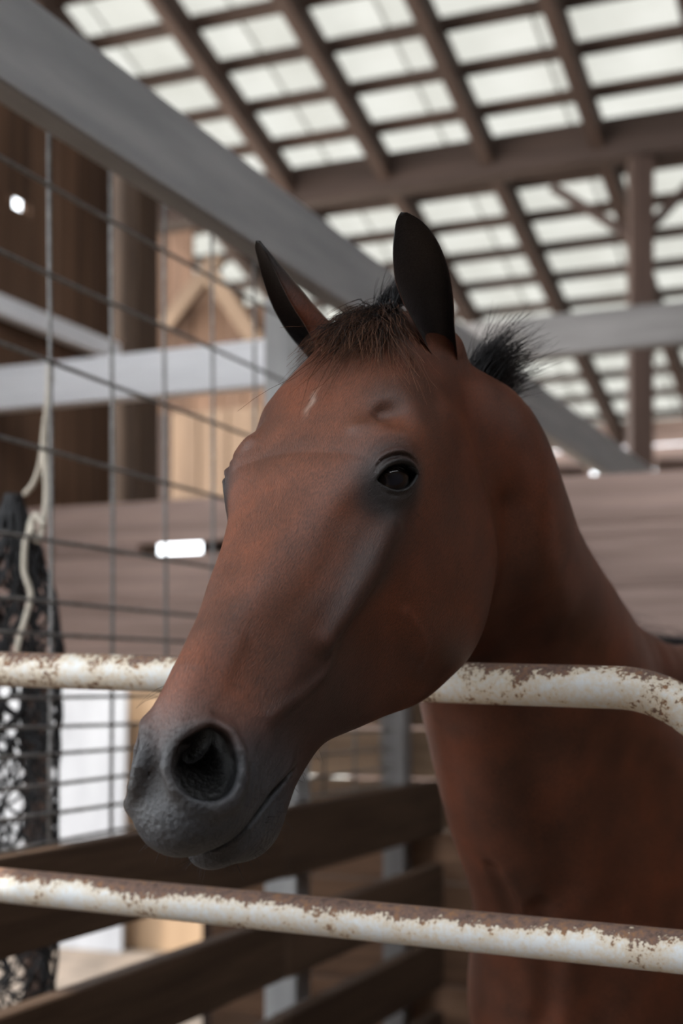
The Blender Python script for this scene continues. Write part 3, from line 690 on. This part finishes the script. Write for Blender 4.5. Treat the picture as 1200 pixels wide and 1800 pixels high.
gate_tube('rail', [gate_pt(Y, zl(Y)) for Y in np.linspace(gL, gR, 70)], .0225, .03, k=.30)
for dz in (.80, .55, .30, .12): gate_tube('rail', [gate_pt(Y, dz + .03 * (Y - 1.4)) for Y in np.linspace(gL, gR, 40)], .0225, .0)
gate_tube('upright', [gate_pt(gL, z) for z in np.linspace(.1, zt(gL) + .02, 20)], .0225, .0)

# ------------------------------------------------------------------ hay net with its rope
M_NET = simple('black net cord', (.012, .012, .014), .55, spec=.5)
M_ROPE = simple('off white cotton rope', (.55, .50, .42), .9, noise=.15, nscale=200)
nc = lambda py, Y=2.74: np.array([(22 - 600) / 2500 * Y, Y, CAM_H + (1211 - py) / 2500 * Y])
net = tag(empty('hay_net', nc(1960)), 'black knotted hay net hanging by a white rope behind the wire panel', 'hay net')
prof_y = np.array([868, 900, 950, 1020, 1120, 1250, 1400, 1550, 1700, 1830, 1930, 1990]); prof_r = 1.055 * np.array([.010, .022, .042, .066, .086, .092, .094, .096, .094, .088, .062, .015])
nr = np.random.default_rng(3); V = []; Q = []; n_v = 0
def net_pt(th, s):
    py = 868 + s * (1990 - 868); r = np.interp(py, prof_y, prof_r); cx = nc(py) + np.array([-.018 * math.sin(s * 3), .0, 0])
    k = 1 + .16 * math.sin(3 * th + 5 * s) + .08 * math.sin(7 * th + 11 * s)
    return cx + np.array([math.cos(th) * r * k, math.sin(th) * r * .75 * k, 0])
nth = 20; rowsN = 46
off = nr.normal(0, .10, (rowsN + 1, nth, 2))
def node(i, j):
    s = i / rowsN; th = (j + .5 * (i % 2)) / nth * 2 * math.pi + off[i, j % nth, 0] * 1.1
    return net_pt(th, min(max(s + off[i, j % nth, 1] * .045, 0), 1))
for i in range(rowsN):
    for j in range(nth):
        for jj in ((j, j + 1) if i % 2 else (j, j - 1)):
            p, q = node(i, j), node(i + 1, jj % nth); m_ = (p + q) / 2 - Z_ * .004
            v, f = tube_arrays([p, m_, q], .0034 if i > 18 else .0046, 4, cap=False)
            Q += [tuple(x + n_v for x in g_) for g_ in f]; V.append(v); n_v += len(v)
mesh_obj('netting', np.vstack(V), Q, M_NET, net, origin=nc(1500))['kind'] = 'stuff'
def rp(*pts): 
    P = np.array([[(x - 600) / 2500 * Y, Y, CAM_H + (1211 - y) / 2500 * Y] for x, y, Y in pts]); t = np.linspace(0, 1, len(P)); return natural_interp(t, P, np.linspace(0, 1, 8 * len(P)))
tube('rope', rp((88, 640, 2.642), (86, 700, 2.652), (78, 780, 2.672), (82, 860, 2.672), (76, 920, 2.662), (66, 950, 2.652), (52, 935, 2.652), (62, 905, 2.662), (78, 925, 2.652)), .0062, M_ROPE, net, 8)
tube('rope', rp((90, 660, 2.632), (80, 740, 2.662), (70, 820, 2.682), (56, 855, 2.702), (44, 868, 2.722)), .0055, M_ROPE, net, 8)
tube('rope', rp((60, 925, 2.652), (44, 955, 2.642), (42, 1000, 2.642), (54, 1045, 2.642), (44, 1090, 2.642), (32, 1130, 2.642), (30, 1160, 2.652)), .0056, M_ROPE, net, 8)
kn = [nc(880) + np.array([.012 * math.cos(t) * (1 + .3 * math.sin(3 * t)), .012 * math.sin(t), .010 * math.sin(2.5 * t)]) for t in np.linspace(0, 12, 50)]
tube('knot', kn, .005, M_NET, net, 6)
# ------------------------------------------------------------------ the horse's object: mesh, coat colours, eyes, hair
ORG = W0.copy()
V_ALL = np.vstack([HV, EAR1[0], EAR2[0]]); n0 = len(HV); n1 = n0 + len(EAR1[0])
F_ALL = np.vstack([HQ, EAR1[1] + n0, EAR2[1] + n1])
me = bpy.data.meshes.new('horse')
me.vertices.add(len(V_ALL)); me.vertices.foreach_set('co', (V_ALL - ORG).ravel().astype(np.float32))
me.loops.add(F_ALL.size); me.loops.foreach_set('vertex_index', F_ALL.ravel().astype(np.int32))
me.polygons.add(len(F_ALL)); me.polygons.foreach_set('loop_start', (np.arange(len(F_ALL)) * 4).astype(np.int32)); me.polygons.foreach_set('loop_total', np.full(len(F_ALL), 4, np.int32))
me.update(calc_edges=True); me.validate(); me.polygons.foreach_set('use_smooth', np.ones(len(me.polygons), bool))
horse = bpy.data.objects.new('horse', me); COL.objects.link(horse); horse.location = Vector(ORG)
tag(horse, 'bay horse with dark muzzle holding its head over the white pipe gate', 'horse')

LH = to_head(V_ALL); u, v, w = LH[:, 0], LH[:, 1], LH[:, 2]; av = np.abs(v); isear = np.arange(len(V_ALL)) >= n0
def sst(a, b, x):
    t = np.clip((x - a) / (b - a), 0, 1); return t * t * (3 - 2 * t)
coat = np.tile(np.array([.086, .0265, .0128]), (len(V_ALL), 1))
def blend(mask, col):
    global coat
    coat = coat * (1 - mask[:, None]) + np.asarray(col)[None] * mask[:, None]
inhead = (u > -60) & (w > -340) & (av < 130)
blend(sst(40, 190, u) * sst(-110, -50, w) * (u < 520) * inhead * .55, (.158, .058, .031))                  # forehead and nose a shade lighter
blend(sst(270, 380, u) * sst(-72, -112, w) * sst(-300, -215, w) * .8 * inhead, (.036, .020, .0165))                    # lower face, darkened in the coat as the shaded side plane
blend(sst(448, 528, u + np.clip(-w - 60, -30, 70) * .35 - np.clip(25 - av, 0, 25) * .7) * inhead, (.040, .041, .046))   # muzzle
P_ = np.stack([u, av, w], 1); de = np.sqrt((((P_ - EYE_C - EYE_N * 18 - (8, 0, 0)) / (52, 50, 44)) ** 2).sum(1))
blend(sst(1.15, .45, de) * inhead, (.026, .022, .022))
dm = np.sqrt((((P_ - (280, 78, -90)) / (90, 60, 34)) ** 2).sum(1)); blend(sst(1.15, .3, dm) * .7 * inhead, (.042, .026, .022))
blend(sst(-150, -60, -np.abs(w - -12) * 4 - np.abs(av - 66) * 3 - np.abs(u - 138) * 2) * .35 * inhead, (.08, .035, .022))
_e = P_ - EYE_C; _ea, _eb, _en = _e @ EYE_A - EYE_M, _e @ EYE_B - EYE_M2, _e @ EYE_N; _t = np.clip(_ea / EYE_L, -1.3, 1.3)
_op = np.maximum(np.maximum(_eb - EYE_T * (1 - np.abs(_t) ** 2.3), EYE_D * (1 - np.abs(_t) ** 2.1) - _eb), np.abs(_ea) - EYE_L)
blend(sst(5.5, 2.0, _op) * (_en > 5) * (_en < 45) * inhead, (.009, .008, .008))          # black margin of the lids
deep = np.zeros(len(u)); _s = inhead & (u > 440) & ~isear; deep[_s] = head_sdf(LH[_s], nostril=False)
blend(sst(-4, -11, deep), (.007, .0065, .0065))  # inside of the nostrils coloured near black in place of shade
mu_ = np.interp(u, M_U, M_W); blend(((np.abs(w - mu_) < 3) & (u > M_U[0])) * .7, (.02, .018, .018))
ear_t = np.r_[np.zeros(n0), EAR1[3], EAR2[3]]; ear_in = np.r_[np.zeros(n0), EAR1[2], EAR2[2]]
blend(isear * sst(.35, .85, ear_t), (.018, .015, .014)); blend(isear * ear_in * (.96 - .3 * sst(.25, .0, ear_t)), (.026, .023, .023))
star = np.exp(-((u - 152) / 14) ** 2 - ((v - 1.5 * np.sin(u * .3)) / 3.0) ** 2); blend(star * .32 * (w > -60), (.55, .48, .42))
legd = sst(.75, .45, V_ALL[:, 2]); blend(legd, (.014, .011, .010))
muz = sst(480, 530, u + np.clip(-w - 60, -30, 70) * .35) * inhead
hc = np.where((inhead | (isear))[:, None], LH / 1000, np.stack([V_ALL[:, 2], V_ALL @ lat, V_ALL @ dB], 1))
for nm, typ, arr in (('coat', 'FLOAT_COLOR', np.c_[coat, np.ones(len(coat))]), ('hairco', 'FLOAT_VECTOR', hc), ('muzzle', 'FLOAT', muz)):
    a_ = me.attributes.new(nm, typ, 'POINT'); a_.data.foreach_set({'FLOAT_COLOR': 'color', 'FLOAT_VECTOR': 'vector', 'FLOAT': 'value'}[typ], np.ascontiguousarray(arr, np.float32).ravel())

M_COAT, nt, b = new_mat('bay coat')
ac = N(nt, 'ShaderNodeAttribute', attribute_name='coat'); ah = N(nt, 'ShaderNodeAttribute', attribute_name='hairco'); am = N(nt, 'ShaderNodeAttribute', attribute_name='muzzle')
st = N(nt, 'ShaderNodeVectorMath', operation='MULTIPLY'); st.inputs[1].default_value = (190, 900, 900); nt.links.new(ah.outputs['Vector'], st.inputs[0])
warp = N(nt, 'ShaderNodeTexNoise', Scale=14.0, Detail=2.0); nt.links.new(ah.outputs['Vector'], warp.inputs['Vector'])
wv = N(nt, 'ShaderNodeVectorMath', operation='MULTIPLY_ADD'); nt.links.new(warp.outputs['Color'], wv.inputs[0]); wv.inputs[1].default_value = (6, 14, 14); nt.links.new(st.outputs[0], wv.inputs[2])
hair = N(nt, 'ShaderNodeTexNoise', Scale=1.0, Detail=4.0, Roughness=.6); nt.links.new(wv.outputs[0], hair.inputs['Vector'])
big = N(nt, 'ShaderNodeTexNoise', Scale=22.0, Detail=5.0); nt.links.new(ah.outputs['Vector'], big.inputs['Vector'])
val = N(nt, 'ShaderNodeMapRange'); nt.links.new(hair.outputs[0], val.inputs[0]); val.inputs[1].default_value = .25; val.inputs[2].default_value = .75; val.inputs[3].default_value = .5; val.inputs[4].default_value = 1.6
val2 = N(nt, 'ShaderNodeMapRange'); nt.links.new(big.outputs[0], val2.inputs[0]); val2.inputs[1].default_value = .3; val2.inputs[2].default_value = .7; val2.inputs[3].default_value = .86; val2.inputs[4].default_value = 1.14
mm = N(nt, 'ShaderNodeMath', operation='MULTIPLY'); nt.links.new(val.outputs[0], mm.inputs[0]); nt.links.new(val2.outputs[0], mm.inputs[1])
cm = N(nt, 'ShaderNodeVectorMath', operation='SCALE'); nt.links.new(ac.outputs['Color'], cm.inputs[0]); nt.links.new(mm.outputs[0], cm.inputs['Scale'])
mot = N(nt, 'ShaderNodeTexNoise', Scale=11.0, Detail=3.0, Roughness=.55); nt.links.new(ah.outputs['Vector'], mot.inputs['Vector'])
mr = ramp(nt, [(.34, (.76, .82, .86)), (.52, (1, 1, 1)), (.68, (1.16, 1.05, .95))], mot.outputs[0])
mc = N(nt, 'ShaderNodeVectorMath', operation='MULTIPLY'); nt.links.new(cm.outputs[0], mc.inputs[0]); nt.links.new(mr.outputs[0], mc.inputs[1])
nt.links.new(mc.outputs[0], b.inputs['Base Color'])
b.inputs['Roughness'].default_value = .44; b.inputs['Specular IOR Level'].default_value = .42
b.inputs['Sheen Weight'].default_value = .0; b.inputs['Sheen Roughness'].default_value = .45; b.inputs['Sheen Tint'].default_value = (.85, .8, .9, 1)
bh = N(nt, 'ShaderNodeBump', Strength=.5, Distance=.0014); nt.links.new(hair.outputs[0], bh.inputs['Height'])
# skin of the muzzle: pores, fine wrinkles
vo = N(nt, 'ShaderNodeTexVoronoi', Scale=210.0); nt.links.new(ah.outputs['Vector'], vo.inputs['Vector'])
wr_s = N(nt, 'ShaderNodeVectorMath', operation='MULTIPLY'); wr_s.inputs[1].default_value = (60, 170, 130); nt.links.new(ah.outputs['Vector'], wr_s.inputs[0])
wr_n = N(nt, 'ShaderNodeTexNoise', Scale=1.0, Detail=5.0, Roughness=.65, Distortion=.8); nt.links.new(wr_s.outputs[0], wr_n.inputs['Vector'])
sk = N(nt, 'ShaderNodeMath', operation='MULTIPLY_ADD'); nt.links.new(wr_n.outputs[0], sk.inputs[0]); sk.inputs[1].default_value = 1.3; nt.links.new(vo.outputs['Distance'], sk.inputs[2])
ms = N(nt, 'ShaderNodeMath', operation='MULTIPLY'); nt.links.new(am.outputs['Fac'], ms.inputs[0]); ms.inputs[1].default_value = .42
bs = N(nt, 'ShaderNodeBump', Distance=.0022); nt.links.new(ms.outputs[0], bs.inputs['Strength']); nt.links.new(sk.outputs[0], bs.inputs['Height']); nt.links.new(bh.outputs[0], bs.inputs['Normal'])
nt.links.new(bs.outputs[0], b.inputs['Normal'])
me.materials.append(M_COAT)

def hchild(name, V, Q, mat):
    o = mesh_obj(name, np.asarray(V) - ORG, Q, mat); o.parent = horse; return o
# eyes
BALL = .0280
M_EYE, nt, b = new_mat('dark horse eye')
tc = N(nt, 'ShaderNodeTexCoord'); sp = N(nt, 'ShaderNodeVectorMath', operation='MULTIPLY'); sp.inputs[1].default_value = (50, 90, 0); nt.links.new(tc.outputs['Object'], sp.inputs[0])
ln = N(nt, 'ShaderNodeVectorMath', operation='LENGTH'); nt.links.new(sp.outputs[0], ln.inputs[0])
cr = ramp(nt, [(.45, (.008, .010, .016)), (.52, (.012, .007, .005)), (.86, (.008, .005, .004)), (.97, (.006, .005, .005))], ln.outputs['Value']); nt.links.new(cr.outputs[0], b.inputs['Base Color'])
b.inputs['Roughness'].default_value = .3; b.inputs['Specular IOR Level'].default_value = .1; b.inputs['Coat Weight'].default_value = 1; b.inputs['Coat Roughness'].default_value = .015
for sgn in (1, -1):
    nrm = EYE_N * [1, sgn, 1]; axa = EYE_A * [1, sgn, 1]; bm = bmesh.new(); bmesh.ops.create_uvsphere(bm, u_segments=48, v_segments=32, radius=BALL)
    for q in bm.verts:                                           # cornea bulge
        c_ = q.co.z / BALL
        t_ = min(max((c_ - .55) / .45, 0), 1); q.co *= 1 + .03 * t_ * t_ * (3 - 2 * t_)
    m2 = bpy.data.meshes.new('eye'); bm.to_mesh(m2); bm.free(); m2.materials.append(M_EYE); m2.polygons.foreach_set('use_smooth', [True] * len(m2.polygons))
    o = bpy.data.objects.new('eye', m2); COL.objects.link(o); o.parent = horse
    zw = Vector(HR @ nrm).normalized(); xw = Vector(HR @ axa); xw = (xw - zw * xw.dot(zw)).normalized(); yw = zw.cross(xw)
    Mx = Matrix((xw, yw, zw)).transposed().to_4x4(); Mx.translation = Vector(from_head((EYE_C - EYE_N * 3.2) * [1, sgn, 1]) - ORG); o.matrix_local = Mx

# hair strands
rng = np.random.default_rng(11)
def strand_mesh(P, R):
    n, m, _ = P.shape; T = np.gradient(P, axis=1); T /= np.linalg.norm(T, axis=2, keepdims=True) + 1e-12
    ref = np.where(np.abs(T[..., 2:3]) < .9, np.array([0, 0, 1.]), np.array([1., 0, 0])); U = np.cross(T, ref); U /= np.linalg.norm(U, axis=2, keepdims=True) + 1e-12; Wv = np.cross(T, U)
    ang = np.arange(3) / 3 * 2 * math.pi
    V = P[:, :, None] + R[:, :, None, None] * (np.cos(ang)[:, None] * U[:, :, None] + np.sin(ang)[:, None] * Wv[:, :, None])
    idx = np.arange(n * m * 3).reshape(n, m, 3); nx = np.roll(idx, -1, 2)
    Q = np.stack([idx[:, :-1], nx[:, :-1], nx[:, 1:], idx[:, 1:]], -1).reshape(-1, 4)
    return V.reshape(-1, 3), Q, np.broadcast_to(np.linspace(0, 1, m)[None, :, None], (n, m, 3)).ravel()
def to_surface(P, it=8):
    for _ in range(it):
        g = gradient(horse_sdf, P); f = horse_sdf(P); P = P - (f / np.maximum((g ** 2).sum(1), .2))[:, None] * g
    g = gradient(horse_sdf, P); return P, g / np.linalg.norm(g, axis=1, keepdims=True)
def grow(root, d0, target, length, m, gap, stiff=.72, jitter=.10, collide=True):
    n = len(root); P = np.zeros((n, m, 3)); p = root.copy(); d = d0 / np.linalg.norm(d0, axis=1, keepdims=True); P[:, 0] = p
    curl = rng.normal(0, jitter, (n, 3))
    for i in range(1, m):
        d = d * stiff + target * (1 - stiff) + rng.normal(0, jitter, (n, 3)) + curl * .35; d /= np.linalg.norm(d, axis=1, keepdims=True)
        p = p + d * (length / (m - 1))[:, None]
        if collide:
            f = horse_sdf(p); g = gradient(horse_sdf, p); g /= np.linalg.norm(g, axis=1, keepdims=True) + 1e-9; low = gap * min(1, i / 3)
            p = p + g * np.maximum(low - f, 0)[:, None]
        P[:, i] = p
    return P
def hair_mat(name, root, tip, tip_pos=.75, rough=.42):
    m, nt, b = new_mat(name); a = N(nt, 'ShaderNodeAttribute', attribute_name='along'); r_ = ramp(nt, [(.4, root), (tip_pos, tip)], a.outputs['Fac']); nt.links.new(r_.outputs[0], b.inputs['Base Color'])
    b.inputs['Roughness'].default_value = rough; b.inputs['Specular IOR Level'].default_value = .25; return m
def hair_obj(name, P, R, mat, kind=True):
    V, Q, t = strand_mesh(P, R); o = hchild(name, V, Q, mat); a = o.data.attributes.new('along', 'FLOAT', 'POINT'); a.data.foreach_set('value', t.astype(np.float32))
    if kind: o['kind'] = 'stuff'
    return o
M_FORE = hair_mat('forelock hair', (.008, .006, .006), (.13, .055, .027), .95, rough=.6); M_MANE = hair_mat('black mane hair', (.010, .009, .010), (.020, .017, .018))
U1 = HR[:, 0]; V1 = HR[:, 1]; W1 = HR[:, 2]
n = 1500; L0 = np.stack([rng.uniform(-26, 34, n), rng.uniform(-30, 46, n), np.full(n, 12.)], 1); L0[:, 1] *= 1 - .25 * (L0[:, 0] < -10)
root, nr_ = to_surface(from_head(L0)); ci_ = rng.integers(0, 60, n); clump = rng.normal(0, .20, (60, 3))[ci_]; cl_len = rng.uniform(.55, 1.35, 60)[ci_]
tgt = U1 * .80 + np.outer((L0[:, 1] - 2) / 46 * .22, V1) + np.array([0, 0, -.42]) + clump; tgt /= np.linalg.norm(tgt, axis=1, keepdims=True)
d0 = nr_ * .45 + U1 * .9 + rng.normal(0, .2, (n, 3)) + clump * .5
ln_ = rng.uniform(.055, .135, n) * np.where(rng.random(n) < .08, 1.35, 1.0) * cl_len * rng.uniform(.6, 1.15, n) * np.where(L0[:, 1] < -6, .50, .80)
P = grow(root, d0, tgt, ln_, 10, np.abs(rng.normal(.002, .005, n)) + .001, jitter=.13); R = np.linspace(.00040, .00012, 10)[None] * rng.uniform(.7, 1.3, (n, 1))
hair_obj('forelock', P, R, M_FORE)['label'] = 'short dark brown forelock with rusty tips'
# mane: bristling behind the ear, then lying over the far side of the neck
CC = np.array(CREST); tv = np.gradient(CC[:, :3], axis=0); tv /= np.linalg.norm(tv, axis=1, keepdims=True)
def crest_roots(s, spread):
    i = np.clip(s * (len(CC) - 1), 0, len(CC) - 1.001); k = i.astype(int); f = (i - k)[:, None]; c = CC[k, :3] * (1 - f) + CC[k + 1, :3] * f; t = tv[k]
    nn = np.array([0, 0, 1.]) - t * t[:, 2:3]; nn /= np.linalg.norm(nn, axis=1, keepdims=True); sd = np.cross(t, nn)
    p, g = to_surface(c + nn * .09 + sd * (rng.normal(0, 1, len(s)) * spread)[:, None]); return p, g, t, nn
n = 900; s_ = rng.uniform(0.0, .20, n); root, g, t, nn = crest_roots(s_, .010)
extra, ge = to_surface(from_head(np.stack([rng.uniform(-52, -36, 500), rng.uniform(-14, 16, 500), np.full(500, -10.)], 1)))
root = np.vstack([root, extra]); g = np.vstack([g, ge]); n = len(root)
clump = rng.normal(0, .16, (30, 3))[rng.integers(0, 30, n)]
d0 = g * .7 + np.array([.36, .22, .60]) + rng.normal(0, .14, (n, 3)) + clump; tgt = np.array([.72, .40, .22]) + clump; tgt = tgt / np.linalg.norm(tgt, axis=1, keepdims=True)
P = grow(root, d0, tgt, np.where(np.arange(n) < 900, rng.uniform(.045, .095, n), rng.uniform(.03, .055, n)), 8, np.full(n, .001), stiff=.85, jitter=.05); R = np.linspace(.00042, .00010, 8)[None] * rng.uniform(.7, 1.3, (n, 1))
hair_obj('mane', P, R, M_MANE)['label'] = 'bristling black tuft of mane behind the ears'
n = 1700; s_ = rng.uniform(.16, .95, n); root, g, t, nn = crest_roots(s_, .008); far = -np.array([.862, -.507, 0])
clump = rng.normal(0, .10, (50, 3))[(s_ * 50).astype(int)]
tgt = far * .45 + np.array([0, 0, -.8]) + clump; tgt /= np.linalg.norm(tgt, axis=1, keepdims=True)
P = grow(root, g * .5 + far * .6 + rng.normal(0, .22, (n, 3)), tgt, rng.uniform(.08, .17, n), 9, np.full(n, .002), jitter=.07); R = np.linspace(.00045, .00012, 9)[None] * rng.uniform(.7, 1.3, (n, 1))
n2 = 70; s_ = np.r_[rng.uniform(.52, .60, 40), rng.uniform(.70, .82, 30)]; root, g, t, nn = crest_roots(s_, .006)
P2 = grow(root, g * .8 + np.array([.55, .2, .25]) + rng.normal(0, .12, (n2, 3)), np.tile(np.array([.85, .3, -.42]), (n2, 1)), rng.uniform(.03, .075, n2), 9, np.full(n2, .001), jitter=.05); R2 = np.linspace(.0004, .0001, 9)[None] * np.ones((n2, 1))
hair_obj('mane', np.vstack([P, P2]), np.vstack([R, R2]), M_MANE)['label'] = 'black mane lying over the far side of the neck'
# eyelashes, whiskers and chin hairs
rows_l = []
for sgn in (1, -1):
    ea = np.linspace(-.75, .92, 46) * EYE_L + rng.normal(0, .3, 46); eb = EYE_T * (1 - np.abs(ea / EYE_L) ** 2.3)
    aa, bb_ = ea + EYE_M, eb + EYE_M2; en = np.sqrt(np.maximum((EYE_R + 2.2) ** 2 - aa ** 2 - bb_ ** 2, 1))
    p = EYE_C + aa[:, None] * EYE_A + (bb_ + .8)[:, None] * EYE_B + en[:, None] * EYE_N; d = EYE_N * .8 + EYE_A * .35 - EYE_B * .25
    rows_l.append((from_head(p * [1, sgn, 1]), np.tile((d * [1, sgn, 1]) @ HR.T, (46, 1)), np.tile((EYE_N * .55 - EYE_B * .75 + EYE_A * .3) * [1, sgn, 1] @ HR.T, (46, 1))))
rt, d0, tg = (np.vstack(x) for x in zip(*rows_l)); d0 = d0 + rng.normal(0, .1, d0.shape)
P = grow(rt, d0, tg, rng.uniform(.008, .015, len(rt)), 6, np.zeros(len(rt)), stiff=.9, jitter=.03, collide=False); hair_obj('eyelashes', P, np.linspace(.00028, .00008, 6)[None] * np.ones((len(rt), 1)), M_MANE)
n = 170; L0 = np.stack([rng.uniform(490, 585, n), rng.choice([-1, 1], n) * rng.uniform(2, 44, n), rng.uniform(-190, -85, n)], 1); L0[:30] = np.stack([rng.uniform(400, 470, 30), rng.choice([-1, 1], 30) * rng.uniform(5, 30, 30), np.full(30, -195.)], 1)
root, g = to_surface(from_head(L0)); P = grow(root, g + rng.normal(0, .2, g.shape), g * .6 + np.array([0, 0, -.5]), rng.uniform(.005, .016, n), 6, np.zeros(n), stiff=.93, jitter=.03, collide=False)
L0 = np.array([bp(600, 905, 80), bp(690, 905, 86), bp(720, 900, 84), bp(735, 925, 84), bp(640, 915, 84), bp(408, 828, -88), bp(262, 1205, -30), bp(270, 1198, -30), bp(255, 1212, -30)]); root, g = to_surface(from_head(L0))
P3 = grow(root, g * .8 + np.array([.1, 0, -.5]), g * .2 + np.array([.35, 0, -.8]), np.array([.02, .03, .03, .03, .02, .012, .025, .03, .02]), 6, np.zeros(9), stiff=.85, jitter=.03, collide=False)
hair_obj('whiskers', np.vstack([P, P3]), np.linspace(.00020, .00006, 6)[None] * np.ones((n + 9, 1)), M_MANE)
# tail
n = 500; tb = wp(1.42, 0, 1.22); root = tb + rng.normal(0, .018, (n, 3)); P = grow(root, np.tile(dB * .8 + [0, 0, .2], (n, 1)) + rng.normal(0, .1, (n, 3)), np.tile(np.array([.08, .12, -1.]), (n, 1)), rng.uniform(.6, .95, n), 12, np.zeros(n), stiff=.6, jitter=.05, collide=False)
hair_obj('tail', P, np.linspace(.0016, .0005, 12)[None] * np.ones((n, 1)), M_MANE)
print('horse done', round(time.time() - t0, 1), 's')
